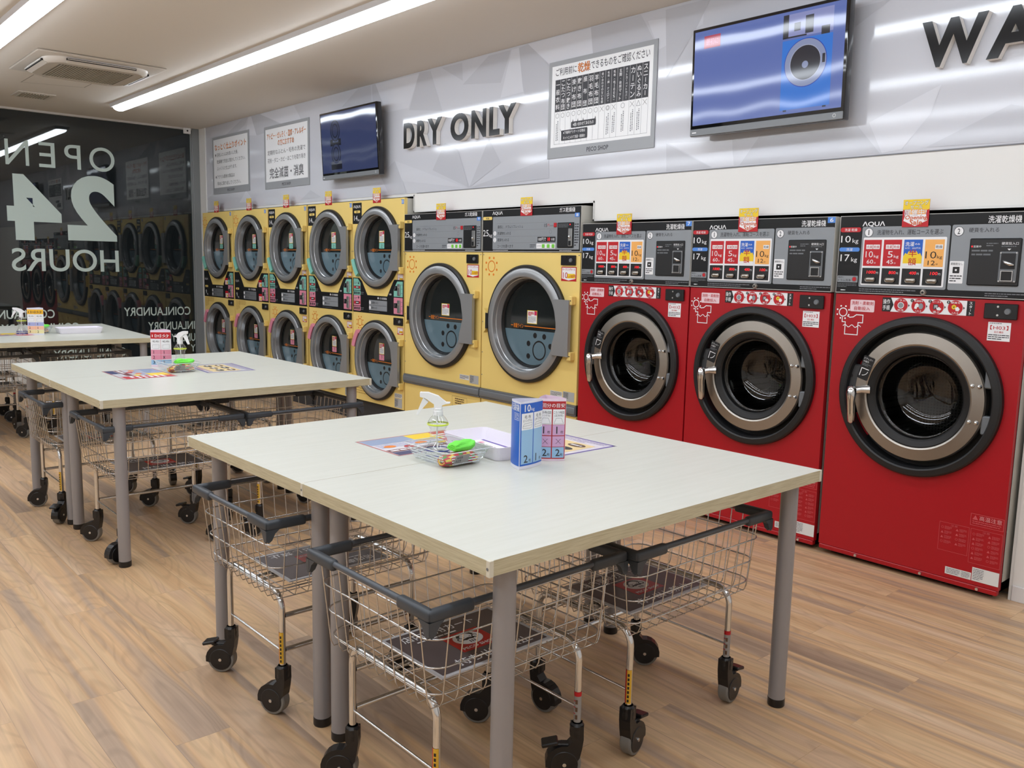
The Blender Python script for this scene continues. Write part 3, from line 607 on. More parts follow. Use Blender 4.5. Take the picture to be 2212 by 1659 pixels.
# ---- dryer doors (25 kg and the stacked pairs)
def dryer_door(t, cu, cv, R, up=None):
    """up: None = yellow side catch, 'teal' / 'pink' = coloured grip"""
    k = R/.44
    b = MB(FR); b.lathe([(R, .0), (R, .022), (R-.012*k, .034), (R-.024*k, .034)], rubber, 96, fwd(cu, cv))
    b.lathe([(R-.024*k, .034), (R-.030*k, .041), (R-.078*k, .049), (R-.088*k, .044)], door_grey, 96, fwd(cu, cv), join=True)
    b.lathe([(R-.088*k, .044), (R-.094*k, .018), (R-.100*k, .014), (R-.112*k, -.030)], cone_silver, 96, fwd(cu, cv))
    b.lathe([(R-.112*k, -.030), (R-.116*k, -.024), (R-.126*k, -.046)], gasket, 80, fwd(cu, cv))
    d = b.build('door', t)
    r = R-.124*k; gu = cu
    b = MB(FR); b.lathe([(r, -.050), (.0001, -.050)], dark_glass, 80, fwd(gu, cv))
    w = -.0490; top = -.05*k
    a = math.asin(top/r); b.poly([(gu+r*.985*math.cos(q), cv+r*.985*math.sin(q)) for q in [PI-a+(PI+2*a)*i/48 for i in range(49)]], film, w)
    b.rect(gu-.30*k*.8, cv+top+.026*k, gu-.215*k, cv+top+.032*k, orange_p, w); b.rect(gu-.085*k, cv+top+.026*k, gu+.30*k, cv+top+.032*k, orange_p, w); b.text('適量ライン', gu-.21*k, cv+top+.012*k, gu-.095*k, cv+top+.046*k, orange_p, w, .01)
    b.ring(gu+.085*k, cv-.195*k, .062*k, .074*k, black, w+.0005, 40)
    for du, dv in ((.037, -.085), (.137, -.088), (-.034, -.150), (.205, -.155), (-.034, -.246)): b.disc(gu+du*k, cv+dv*k, .021*k, black, w+.0005, 18)
    b.build('door_glass', d)
    b = MB(FR); w = -.0484
    if up is None: b.rect(gu-.055*k, cv+.0, gu+.055*k, cv+.10, white, w); b.frame(gu-.053*k, cv+.002, gu+.053*k, cv+.098, .004, yellow_p, w+.0004); b.greek(gu-.045*k, cv+.01, gu+.045*k, cv+.055, 5, greyink, w+.0004); b.greek(gu-.045*k, cv+.06, gu+.02*k, cv+.09, 3, red_p, w+.0004, .7); b.rect(gu+.025*k, cv+.065, gu+.052*k, cv+.096, mat('magenta_print', (200, 30, 90), .4), w+.0008)
    else:
        b.rect(gu-.055, cv+.052, gu+.03, cv+.155, white, w); b.frame(gu-.053, cv+.054, gu+.028, cv+.153, .004, yellow_p, w+.0004); b.greek(gu-.047, cv+.06, gu+.02, cv+.105, 5, greyink, w+.0004); b.greek(gu-.047, cv+.108, gu+.0, cv+.148, 3, red_p, w+.0004, .7); b.rect(gu+.004, cv+.125, gu+.028, cv+.152, mat('magenta_print', (200, 30, 90), .4), w+.0008)
        b.rect(gu-.055, cv-.004, gu+.03, cv+.048, teal_p if up == 'teal' else pink_p, w, .006); b.text('上' if up == 'teal' else '下', gu-.028, cv+.006, gu+.004, cv+.04, ink, w+.0005, .02)
    b.build('notice_sticker', d)
    # hinge plate on the right with its two yellow hinges
    b = MB(FR); hu = cu+R*.80; h = .20*(k if k > .9 else 1.0)
    b.prism([(hu-.03*k, h), (cu+R+(.050 if up is None else .036)*k, h), (cu+R+(.050 if up is None else .036)*k, -h), (hu-.035*k, -h), (hu-.085*k+.06*k, -h*.62), (hu+.018*k, 0), (hu-.005*k, h*.55)], .030, .056, door_grey); b.v = [(x, y, z+cv) for x, y, z in b.v]; b.build('hinge_plate', d)
    for s_ in (1, -1):
        b = MB(FR); v = cv+s_*h*.98; u = cu+R+(.046 if up is None else .034)*k
        b.box(u, u+.022, v-.030, v+.030, .002, .046, yellow_steel, .004); b.box(u-.018, u+.012, v-.016+.016*s_, v+.016+.016*s_, .002, .040, yellow_steel, .003); b.disc(u+.012, v, .005, dark_m, .0465, 10)
        b.build('hinge', d)
    if up is None:
        b = MB(FR); b.prism([(cu-R-.026, cv+.095), (cu-R+.010, cv+.055), (cu-R+.010, cv-.055), (cu-R-.026, cv-.095)], .004, .040, yellow_steel)
        b.prism([(cu-R-.004, cv+.062), (cu-R+.022, cv+.058), (cu-R+.022, cv-.058), (cu-R-.004, cv-.062)], .036, .042, rubber); b.build('catch', d)
    else:
        a0, a1 = ((1.09, 1.225) if up == 'teal' else (.775, .91)); m = teal_p if up == 'teal' else pink_p
        n = 8; prof = [(R-.006, .004), (R-.012, .046), (R+.030, .052), (R+.040, .030), (R+.034, .004)]
        b = MB(FR); vs = [(cu+r_*math.cos(PI*(a0+(a1-a0)*i/n)), cv+r_*math.sin(PI*(a0+(a1-a0)*i/n)), h_) for i in range(n+1) for r_, h_ in prof]
        fs = [(i*5+j, i*5+(j+1) % 5, (i+1)*5+(j+1) % 5, (i+1)*5+j) for i in range(n) for j in range(5)]+[(0, 1, 2, 3, 4), tuple(range(n*5, n*5+5))]
        b.add(vs, fs, m); b.build('grip', d)
    return d
def sale_sticker(t, u0, v0, u1, v1, txt='12'):
    b = MB(FR); h = v1-v0; W_ = u1-u0
    b.rect(u0, v0, u1, v1, red_p, .0016); b.rect(u0+W_*.05, v0+h*.30, u1-W_*.05, v1-h*.06, white, .0022); b.poly([(u0+W_*.05, v0+h*.32), (u1-W_*.05, v0+h*.32), (u1-W_*.05, v0+h*.18), ((u0+u1)/2, v0+h*.05), (u0+W_*.05, v0+h*.18)], white, .0022)
    b.text('オープニングセール', u0+W_*.08, v1-h*.26, u1-W_*.08, v1-h*.10, red_p, .0028, .012)
    b.rect(u0+W_*.4, v0+h*.2, u1-W_*.08, v0+h*.52, yellow_p, .0026)
    b.text(txt, u0+W_*.12, v0+h*.20, u0+W_*.44, v0+h*.62, red_p, .0032, .0); b.text('分', u0+W_*.47, v0+h*.22, u0+W_*.56, v0+h*.36, red_p, .0032); b.text('100円', u0+W_*.58, v0+h*.22, u1-W_*.06, v0+h*.46, red_p, .0032, .01)
    return b.build('price_sticker', t)

# ---- 25 kg dryer
DW = 1.068
def big_dryer():
    t = thing('gas_dryer', '', 'dryer', (0, 0, 0))
    b = cabinet(DW, .0, 1.94, .95); b.build('cabinet', t)
    cu, cv = .532, 1.093
    b = MB(FR); holed(b, .003, .553, DW-.004, 1.618, cu, cv, .425, yellow_steel, 0); edges(b, .003, .553, DW-.004, 1.618, yellow_steel, -.03, 0)
    w = .0012; sunmark(b, .108, 1.512, 1.1, orange_p, w, .007)
    lab = mat('label_grey', (176, 178, 178), .4); b.rect(.80, .592, .925, .632, mat('label_white', (224, 224, 222), .4), w); b.greek(.805, .596, .92, .628, 4, ink, w*1.6, seed=4); b.rect(.932, .572, 1.045, .640, lab, w); b.greek(.938, .578, .985, .634, 6, ink, w*1.6, seed=5)
    for u, v in ((.012, 1.60), (1.05, 1.60), (.012, 1.08), (.012, .84), (.012, .66)): b.disc(u, v, .005, mid_grey, w, 10)
    b.build('front_panel', t)
    b = MB(FR); b.box(.003, DW-.004, .05, .470, -.03, -.002, yellow_steel, .002); b.lathe([(.013, .0), (.011, .004), (.0001, .004)], black, 16, fwd(.40, .40)); b.rect(.30, .16, .50, .28, mat('yellow_print_patch', (214, 182, 92), .4), .0004)
    b.frame(.70, .36, .90, .44, .0015, brown_p, .0006); b.greek(.74, .375, .86, .43, 3, brown_p, .0006, seed=3); b.build('lower_panel', t)
    b = MB(FR); b.prism([(.001, .474), (DW-.002, .474), (DW-.002, .551), (.001, .551)], -.002, .012, mid_grey); b.box(.001, DW-.002, .486, .539, .010, .022, mid_grey, .008, 2); b.build('trim_bar', t)
    dryer_door(t, cu, cv, .436)
    lockplate(t, .882, 1.531, 1.024, 1.600); sale_sticker(t, .880, 1.421, 1.030, 1.520, '10')
    b = MB(FR); edges(b, .001, 1.622, DW-.002, 1.938, side_steel, -.03, .006); b.rect(.001, 1.622, DW-.002, 1.938, mat('silver_trim', (186, 184, 180), .35), .006); b.rect(.004, 1.627, DW-.006, 1.935, panel_black, .0066); w = .0072
    b.text(AQ, .117, 1.896, .238, 1.925, white, w, .018, res=4); b.text('ガス乾燥機', .85, 1.897, 1.005, 1.930, white, w, .012)
    b.rect(.006, 1.863, .114, 1.887, mat('pale_yellow_print', (246, 214, 120), .4), w, .008); b.text('乾燥', .042, 1.867, .078, 1.882, ink, w+.0006, .02)
    b.text('25', .008, 1.740, .073, 1.788, white, w, 0); b.text('kg', .080, 1.728, .116, 1.758, white, w)
    b.rect(.124, 1.640, 1.052, 1.884, panel_grey, w, .005); w2 = w+.0006; w3 = w2+.0006
    for v in (1.832, 1.785, 1.736, 1.688): b.rect(.17, v-.0008, .82, v+.0008, greyink, w2)
    for tx, v, u1 in (('最初に…ドラムリフレッシュ', 1.808, .47), ('洗濯物を入れる', 1.760, .335), ('硬貨を入れる', 1.711, .315), ('コースを選べます', 1.664, .365)): b.text(tx, .182, v-.012, u1, v+.012, ink, w2)
    for v, n_ in ((1.760, '1'), (1.711, '2')): b.disc(.150, v, .017, white, w2); b.text(n_, .145, v-.010, .155, v+.010, ink, w3)
    b.text('15', .70, 1.798, .728, 1.822, ink, w2, .01); b.text('円', .732, 1.802, .752, 1.820, red_p, w2); b.rect(.757, 1.804, .795, 1.811, greyink, w2); b.box(.800, .828, 1.796, 1.826, w, w+.006, red_p, .002); b.ring(.765, 1.765, .012, .014, mid_grey, w2, 16)
    b.rect(.630, 1.694, .818, 1.730, black, w2, .003); b.text('100円で', .638, 1.700, .720, 1.725, white, w3, .01); b.text('10', .738, 1.700, .762, 1.725, led, w3); b.text('分間', .772, 1.702, .808, 1.720, white, w3)
    b.rect(.620, 1.647, .818, 1.683, white, w2, .003); b.greek(.55, 1.652, .61, 1.678, 3, ink, w2, seed=3); b.text('コース', .630, 1.658, .665, 1.672, ink, w3)
    gr = mat('green_button', (120, 205, 70), .35)
    for u in (.680, .732, .782): b.box(u, u+.028, 1.652, 1.678, w2, w2+.004, gr, .002)
    b.greek(.13, 1.629, .42, 1.636, 1, white, w2, seed=4); b.greek(.86, 1.629, 1.0, 1.636, 1, white, w2, seed=6)
    cp = b.build('control_panel', t)
    q = MB(FR); q.box(.839, 1.0, 1.652, 1.826, .0078, .0125, mat('coin_unit_black', (34, 35, 37), .3), .004); q.disc(.965, 1.812, .005, led, .0132, 10)
    q.greek(.848, 1.79, .95, 1.82, 3, mid_grey, .0132, seed=7); q.box(.952, .990, 1.662, 1.785, .0125, .019, mat('coin_slot_steel', (176, 178, 178), .3, .8), .003); q.lathe([(.0001, .03), (.009, .028), (.012, .019)], chrome, 12, fwd(.970, 1.725)); q.rect(.958, 1.668, .982, 1.70, black, .0195)
    q.build('coin_unit', cp)
    q = MB(FR); q.greek(1.006, 1.66, 1.045, 1.82, 9, ink, w2, seed=8); q.build('coin_print', cp)
    return t
pd = big_dryer(); dryers = [pd, dup(pd, (0, 0, 0))]
for o, x, n, l in zip(dryers, X[5:7], '98', ('large yellow single-door gas dryer with blue tag 9, beside the stacked dryers', 'large yellow single-door gas dryer with blue tag 8, beside the red washer-dryers')):
    o.location = (x+.003, YF, 0); tag(o, l, 'dryer', 'large yellow dryers'); number_tag(o, 1.006, 1.862, 1.050, 1.890, n, .008)

# ---- stacked pair of dryers
SW = .872
def stack(kind, W_):
    t = thing('stacked_dryer', '', 'dryer', (0, 0, 0))
    b = cabinet(W_, .215, 2.080, .95); b.box(.01, W_-.01, 0, .216, -.9, -.045, mat('granite_look_base', (52, 52, 54), .6, bump=.3, bscale=80)); b.disc(.55, .12, .012, chrome, -.044, 12); b.build('cabinet', t)
    cu, R = .443*W_/.876, .372; c1, c2 = 1.6515, .6245
    b = MB(FR)
    holed(b, .004, 1.06, W_-.004, 2.083, cu, c1, R-.012, yellow_steel, 0); holed(b, .004, .216, W_-.004, 1.052, cu, c2, R-.012, yellow_steel, 0)
    edges(b, .004, .216, W_-.004, 2.083, yellow_steel, -.03, 0); b.rect(.004, 1.05, W_-.004, 1.062, dark_m, -.002)
    w = .0012
    for u, v in ((.03, 2.068), (.45, 2.072), (.82, 2.068), (.01, 1.62), (.86, 1.62)): b.disc(u, v, .0045, mid_grey, w, 8)
    lab = mat('label_grey', (176, 178, 178), .4)
    b.rect(.72, .315, .84, .355, mat('label_white', (224, 224, 222), .4), w); b.greek(.725, .32, .835, .35, 3, ink, w*1.6, seed=4); b.rect(.72, .225, .84, .310, lab, w); b.greek(.726, .232, .775, .30, 7, ink, w*1.6, seed=5)
    faint = mat('faint_brown_print', (196, 160, 84), .45)
    b.greek(.03, .27, .36, .36, 4, faint, w, seed=7)
    if kind == 14:
        sunmark(b, .128, .958, .9, orange_p, w, .007)
        b.rect(.006, 1.874, .165, 2.067, black, w, .006); b.text(AQ, .022, 2.015, .148, 2.045, white, w*1.6, .015); b.rect(.033, 1.973, .138, 1.996, mat('pale_yellow_print', (246, 214, 120), .4), w*1.6, .009); b.text('乾燥', .064, 1.976, .107, 1.992, ink, w*2, .02)
        b.text('14', .034, 1.905, .090, 1.950, white, w*1.6, 0); b.text('kg', .098, 1.893, .138, 1.920, white, w*1.6)
    else:
        sunmark(b, .075, 1.965, 1.0, orange_p, w, .007); b.greek(.03, .93, .14, 1.04, 8, faint, w, seed=9); b.greek(.12, .99, .30, 1.045, 4, faint, w, seed=10)
    b.build('front_panel', t)
    # control panel between the two doors
    b = MB(FR)
    left = [(.010, 1.055), (.010, 1.374), (.115, 1.374), (.165, 1.345), (.262, 1.218), (.600, 1.218), (.612, 1.235), (.690, 1.345), (.715, 1.372), (W_-.010, 1.372), (W_-.010, 1.055)]
    if kind == 9: left = [(.010, 1.055), (.010, 1.372), (.135, 1.372), (.262, 1.205), (.605, 1.205), (.605, 1.225), (.700, 1.345), (.730, 1.374), (W_-.010, 1.374), (W_-.010, 1.055)]
    b.prism(left, .0006, .004, panel_black); w = .0046; w2 = w+.0006; w3 = w2+.0006
    def coin(u0, u1, v0, v1, m, tri):
        b.rect(u0, v0, u1, v1, m, w, .004) if tri < 0 else b.poly([(u0, v0), (u1, v0), (u1, v1), (u0+.055, v1), (u0, v1-.07)], m, w)
        c = u0+.045; y = v1-.062; b.poly([(c-.016, y-.014*tri), (c+.016, y-.014*tri), (c, y+.016*tri)], ink, w2)
        b.rect(u0+.004, v0+.052, u0+.066, v0+.096, black, w2); b.greek(u0+.012, v0+.06, u0+.035, v0+.09, 3, mid_grey, w3)
        b.box(u0+.066, u0+.106, v0+.012, v1-.022, w2, w2+.010, mat('coin_slot_steel', (176, 178, 178), .3, .8), .003); b.lathe([(.0001, .022), (.007, .020), (.009, .012)], chrome, 10, fwd(u0+.086, v0+.082))
        for q in range(3): b.rect(u0+.116, v0+.03+q*.038, u1-.004, v0+.034+q*.038, greyink, w2)
    R0 = W_-.164
    coin(R0, W_-.022, 1.222, 1.358, teal_p, 1); coin(R0, W_-.022, 1.069, 1.214, pink_p, -1)
    if kind == 14:
        for m, v, tri in ((teal_p, 1.211, 1), (pink_p, 1.067, -1)):
            if tri > 0: b.poly([(.023, v+.048), (.146, v+.048), (.146, v+.115), (.10, v+.155), (.023, v+.155)], m, w)
            else: b.rect(.023, v+.048, .146, v+.142, m, w, .004)
            b.rect(.023, v, .146, v+.042, m, w, .003); c = .112; y = v+.118; b.poly([(c-.014, y-.013*tri), (c+.014, y-.013*tri), (c, y+.014*tri)], ink, w2)
            b.rect(.030, v+.062, .140, v+.088, black, w2, .002); b.rect(.118, v+.062, .140, v+.088, red_p, w3); b.text('12', .036, v+.066, .058, v+.084, led, w3); b.rect(.064, v+.072, .11, v+.079, white, w3)
            b.greek(.03, v+.1, .09, v+.125, 2, greyink, w2, seed=3)
            for q in range(3): b.rect(.034+q*.036, v+.008, .058+q*.036, v+.034, (black, ink, ink)[q], w2)
            b.greek(.155, v+.005, .205, v+.035, 2, mid_grey, w2, seed=5)
        b.text('100', .635, 1.232, .672, 1.247, white, w2, .01); b.text('ガス乾燥機', .475, 1.186, .595, 1.206, white, w2, .02); b.disc(.452, 1.197, .010, white, w2, 14)
        g0, g1, gv0, gv1 = .295, .600, 1.082, 1.176
    else:
        b.text(AQ, .035, 1.255, .135, 1.283, white, w2, .0); b.rect(.045, 1.168, .132, 1.192, mat('pale_yellow_print', (246, 214, 120), .4), w2, .010); b.text('乾燥', .075, 1.172, .105, 1.188, ink, w3, .02)
        b.text('9', .055, 1.088, .086, 1.135, white, w2, .0); b.text('kg', .092, 1.070, .125, 1.096, white, w2); b.text('ガス乾燥機', .44, 1.172, .575, 1.194, white, w2, .01); b.disc(.405, 1.183, .011, white, w2, 14)
        g0, g1, gv0, gv1 = .255, .590, 1.066, 1.160
        for v in (1.255, 1.10):
            b.rect(R0-.085, v-.04, R0-.004, v+.04, red_p, w2); b.rect(R0-.08, v-.036, R0-.009, v+.012, white, w3); b.text('12', R0-.076, v-.03, R0-.045, v+.005, red_p, w3+.0005, .02); b.rect(R0-.04, v-.03, R0-.012, v, yellow_p, w3+.0004)
    dg = panel_grey if kind == 14 else mid_grey
    b.rect(g0, gv0, g1, gv1, dg, w2, .003); h = (gv1-gv0)/2; b.rect(g0+.02, gv0+h-.001, g1-.01, gv0+h+.001, ink, w3)
    for i, (n_, tx) in enumerate((('1', '洗濯物を入れる'), ('2', '硬貨を入れる'))):
        v = gv1-h/2-h*i; b.disc(g0+.018, v, .016, white, w3, 16); b.text(n_, g0+.013, v-.010, g0+.023, v+.010, ink, w3+.0006); b.text(tx, g0+.042, v-.012, g0+(.16 if i == 0 else .14), v+.012, ink, w3)
    b.greek(g0, 1.062, g1, 1.070, 1, greyink, w2, seed=8); b.build('control_panel', t)
    dryer_door(t, cu, c1, R, 'teal'); dryer_door(t, cu, c2, R, 'pink')
    lockplate(t, W_-.158, .970, W_-.018, 1.036)
    if kind == 14: sale_sticker(t, W_-.110, 1.350, W_-.018, 1.425); sale_sticker(t, W_-.110, .890, W_-.018, .952)
    return t
p9 = stack(9, .905); p14 = stack(14, SW)
stacks = [p9, dup(p9, (0, 0, 0)), p14, dup(p14, (0, 0, 0)), dup(p14, (0, 0, 0))]
names = ('yellow two-door stacked dryer marked 9 kg in the corner beside the grey window post', 'yellow two-door stacked dryer marked 9 kg, second from the window wall', 'yellow two-door stacked dryer marked 14 kg, directly right of the 9 kg ones', 'yellow two-door stacked dryer marked 14 kg, second from the large single-door dryers', 'yellow two-door stacked dryer with blue tag 10, touching the large single-door dryers')
for o, x, n, l in zip(stacks, X[:5], ('14', '13', '12', '11', '10'), names):
    o.location = (x+.004, YF, 0); tag(o, l, 'dryer', 'stacked yellow dryers'); number_tag(o, .825, 2.030, .860, 2.068, n, .001)

# ---- opening sale cards standing on the machines' top edges
def sale_card():
    b = MB(FR); w = .0026
    b.box(-.064, .064, 0, .132, 0, .002, red_p)
    b.poly([(-.064, .132), (-.064, .085), (-.05, .078), (.05, .078), (.064, .085), (.064, .132)], yellow_p, w-.0003)
    b.poly([(-.058, .030), (-.05, .06), (.05, .06), (.058, .030), (0, .004)], mat('pale_arrow_print', (240, 236, 238), .4), w); b.poly([(-.04, .085), (.05, .085), (.045, .045), (-.03, .050)], peach_p, w-.0001)
    def outlined(tx, u0, v0, u1, v1, m, mo, k, bo):
        b.text(tx, u0-k, v0-k, u1+k, v1+k, mo, w+.0004, bo+.03); b.text(tx, u0, v0, u1, v1, m, w+.0008, bo)
    outlined('オープニング', -.056, .105, .058, .126, white, brown_p, .0015, .01); outlined('セール', -.028, .088, .030, .104, white, brown_p, .001, .01)
    outlined('開催中!', -.054, .056, .052, .085, white, mat('wine_print', (140, 40, 80), .4), .0015, .02)
    ops = mat('burnt_orange_print', (206, 96, 48), .4)
    b.text('Opening', -.052, .030, .056, .056, ops, w+.0008, .02, shear=.1); b.text('Sale', -.028, .010, .034, .034, ops, w+.0008, .02, shear=.1)
    return b.build('sale_card')
card = sale_card()
spots = [(-1.942, 1.752, 'red washer-dryer beside the bare wall'), (-2.890, 1.742, 'middle red washer-dryer'), (-3.828, 1.738, 'red washer-dryer tagged 7'), (-4.780, 1.884, 'large yellow dryer tagged 8'), (-5.827, 1.879, 'large yellow dryer tagged 9'),
         (-6.812, 2.055, 'stacked dryer tagged 10'), (-7.685, 2.066, 'stacked dryer second from the large dryers'), (-8.581, 2.073, 'first 14 kg stacked dryer from the window'), (-9.491, 2.074, 'second stacked dryer from the window'), (-10.406, 2.078, 'corner stacked dryer beside the window post')]
for i, (x, z, l) in enumerate(spots):
    o = card if i == 0 else card.copy()
    if i: COL.objects.link(o)
    o.location = (x, YF-.0095 if i < 5 else YF-.0018, z); tag(o, 'Opening Sale card on the '+l, 'sale card', 'opening sale cards')

# ------------------------------------------------------------------ things on the back wall
def wallthing(name, label, cat, x, z, w=.0062, group=None): return thing(name, label, cat, (x, YW-w, z), 0, group)
letter_side = mat('letter_white_side', (244, 240, 234), .5); letter_black = mat('letter_black_face', (16, 16, 18), .14, spec=.3)
def sign(name, label, letters, z0, z1, dpt=.045, bold=.034):
    x0 = letters[0][1]
    t = wallthing(name, label, 'wall sign', x0, z0)
    for ch, a, c in letters:
        b = MB(FR); vs, fs, _ = glyphs(ch, bold, 6); s_ = [(a-x0+x*(c-a), y*(z1-z0)) for x, y in vs]; n = len(s_)
        b.add([(u, v, dpt) for u, v in s_], fs, letter_black)
        ed = {}
        for f in fs:
            for i in range(len(f)): ed[(f[i], f[(i+1) % len(f)])] = 1
        out = [(i, j) for i, j in ed if (j, i) not in ed]
        b.add([(u, v, dpt-.004) for u, v in s_]+[(u, v, 0) for u, v in s_], [(i, j, n+j, n+i) for i, j in out], letter_side)
        b.add([(u, v, dpt) for u, v in s_]+[(u, v, dpt-.004) for u, v in s_], [(i, j, n+j, n+i) for i, j in out], letter_black)
        b.build('letter', t)
q = .989   # letters stand off the wall
sign('raised_letter_sign', 'black raised letters DRY ONLY on the grey wall panel', [('D', -6.435, -6.275), ('R', -6.235, -6.095), ('Y', -6.085, -5.885), ('O', -5.765, -5.535), ('N', -5.495, -5.315), ('L', -5.275, -5.155), ('Y', -5.17, -4.97)], 2.500, 2.713)
sign('raised_letter_sign', 'black raised letters starting WA at the top right corner of the wall panel', [('W', -2.005, -1.705), ('A', -1.700, -1.470), ('S', -1.44, -1.27), ('H', -1.22, -1.03)], 2.505, 2.722)
pg = mat('poster_grey_frame', (156, 159, 163), .3); pw = mat('poster_white', (240, 241, 243), .3)
def poster(label, x0, x1, z0, z1, fill):
    t = wallthing('poster', label, 'poster', x0, z0)
    w_, h_ = x1-x0, z1-z0
    b = MB(FR); b.box(0, w_, 0, h_, 0, .005, pg); b.rect(.032, .075, w_-.032, h_-.032, pw, .0054); fill(b, w_, h_, .0060); b.text('PECO SHOP', w_/2-.10, .022, w_/2+.10, .052, ink, .0056, .012, keep='c')
    b.build('poster_board', t)
def fill1(b, w_, h_, w):
    b.text('なっとく仕上りポイント', .07, h_-.165, w_-.07, h_-.085, ink, w-.0003, .05); b.text('なっとく仕上りポイント', .073, h_-.16, w_-.073, h_-.09, orange_p, w, .015)
    for tx, u0, u1, y in (('羽毛ふとんは水洗いした後、', .13, .74, .465), ('乾燥機で完全に乾かしてください。', .13, .93, .385), ('ふっくらと仕上がります。', .13, .70, .305), ('アクリル素材の製品は', .13, .63, .205), ('早めに取り出してください。', .13, .80, .125)): b.text(tx, u0, y-.025, u1, y+.02, ink, w)
    for y in (.463, .203): b.poly([(.08, y), (.095, y-.02), (.11, y), (.095, y+.02)], ink, w)
def fill2(b, w_, h_, w):
    for tx, y, a, c in (('アトピー・ぜんそく・湿疹・アレルギー', h_-.11, .07, w_-.07), ('の方におすすめ', h_-.19, .33, w_-.33)):
        b.text(tx, a-.003, y-.035, c+.003, y+.035, ink, w-.0003, .05); b.text(tx, a, y-.03, c, y+.03, orange_p, w, .01)
    b.text('定期的なふとん・毛布の洗濯で', .08, .36, w_-.08, .41, ink, w); b.text('花粉・ダニ・カビ・ほこりを取り除き', .08, .275, w_-.08, .325, ink, w)
    b.text('完全滅菌・消臭', .12, .105, w_-.12, .225, ink, w-.0003, .06); b.text('完全滅菌・消臭', .125, .11, w_-.125, .22, pw, w, .03); b.text('完全滅菌・消臭', .128, .113, w_-.128, .217, ink, w+.0003, .0)
def fill3(b, w_, h_, w):
    b.text('ご利用前に', .070, h_-.102, .275, h_-.050, ink, w, .006); b.text('乾燥', .288, h_-.108, .405, h_-.042, ink, w-.0003, .006); b.text('乾燥', .285, h_-.107, .402, h_-.041, orange_p, w, .006); b.text('できるものをご確認ください', .412, h_-.102, w_-.060, h_-.046, ink, w, .006)
    cols = ('一般衣料', 'こたつ布団', 'こたつ敷き', '掛け布団', '敷き布団', '座 布 団', '羽毛布団', '羊毛布団', '縫い合わせのない布団', '毛布（綿・ナイロン）', '毛布（毛100%）', '玄関・台所マット', 'ホットカーペットカバー', 'カーテン', 'ぬいぐるみ', 'スニーカー')
    marks = 'ooooooooxdx-Oxtx'
    u0, u1, yt, yb, ym = .068, w_-.062, h_-.128, .096, h_-.346
    for i, c in enumerate(cols):
        a = u0+(u1-u0)*i/16; d = u0+(u1-u0)*(i+1)/16; m = (a+d)/2
        b.rect(a+.001, ym, d-.001, yt, ink, w); b.vtext(c, a+.006, ym+.008, d-.006, yt-.008, white, w+.0005, .008)
        if i not in (12,): b.line([(a, yb), (a, ym)], .0015, greyink, w)
        k = marks[i]; y = ym-.027; r = .0165
        if k == 'O': m = a
        if k in 'odO': b.ring(m, y, r-.002, r, ink, w, 24)
        if k == 'd': b.ring(m, y, r*.55, r*.55+.002, ink, w, 20)
        if k == 'x': b.line([(m-r, y-r), (m+r, y+r)], .002, ink, w); b.line([(m-r, y+r), (m+r, y-r)], .002, ink, w)
        if k == 't': b.line([(m-r, y-r), (m+r, y-r), (m, y+r)], .002, ink, w, True)
        if i in (0, 9, 10, 12, 13, 14):
            rr = random.Random(i); 
            for q in range(2):
                y = ym-.062-.02*q
                while y > yb+.03: l = rr.uniform(.004, .012); b.rect(m+.004-q*.014, y-l, m+.011-q*.014, y, greyink, w); y -= l+.004
    b.frame(u0, yb, u1, yt, .0015, greyink, w)
    for (a, c, y0, y1, tx) in ((.235, .472, h_-.470, h_-.428, ('※縫い合わせてあるもの',)), (.140, .395, h_-.549, h_-.478, ('※下着等デリケートな物は', 'ネットに入れて洗濯・乾燥を!'))):
        b.rect(a, y0, c, y1, ink, w+.0008, .008); h = (y1-y0)/len(tx)
        for k, q in enumerate(tx): b.text(q, a+.02, y1-h*(k+1)+h*.22, c-.02, y1-h*k-h*.18, white, w+.0014, .01)
    for u in (.252, .300, .352, .465): b.poly([(u-.005, h_-.429), (u+.005, h_-.429), (u, h_-.410)], ink, w+.0008)
    b.poly([(.141, h_-.490), (.156, h_-.500), (.124, h_-.462)], ink, w+.0008)
poster('grey framed poster with orange heading nearest the window wall', -10.655, -9.62, 2.305, 2.985, fill1)
poster('grey framed poster with outlined slogan beside the dim television', -9.225, -8.20, 2.296, 2.965, fill2)
poster('grey framed poster with a chart of dark columns, right of DRY ONLY', -4.660, -3.675, 2.284, 2.948, fill3)

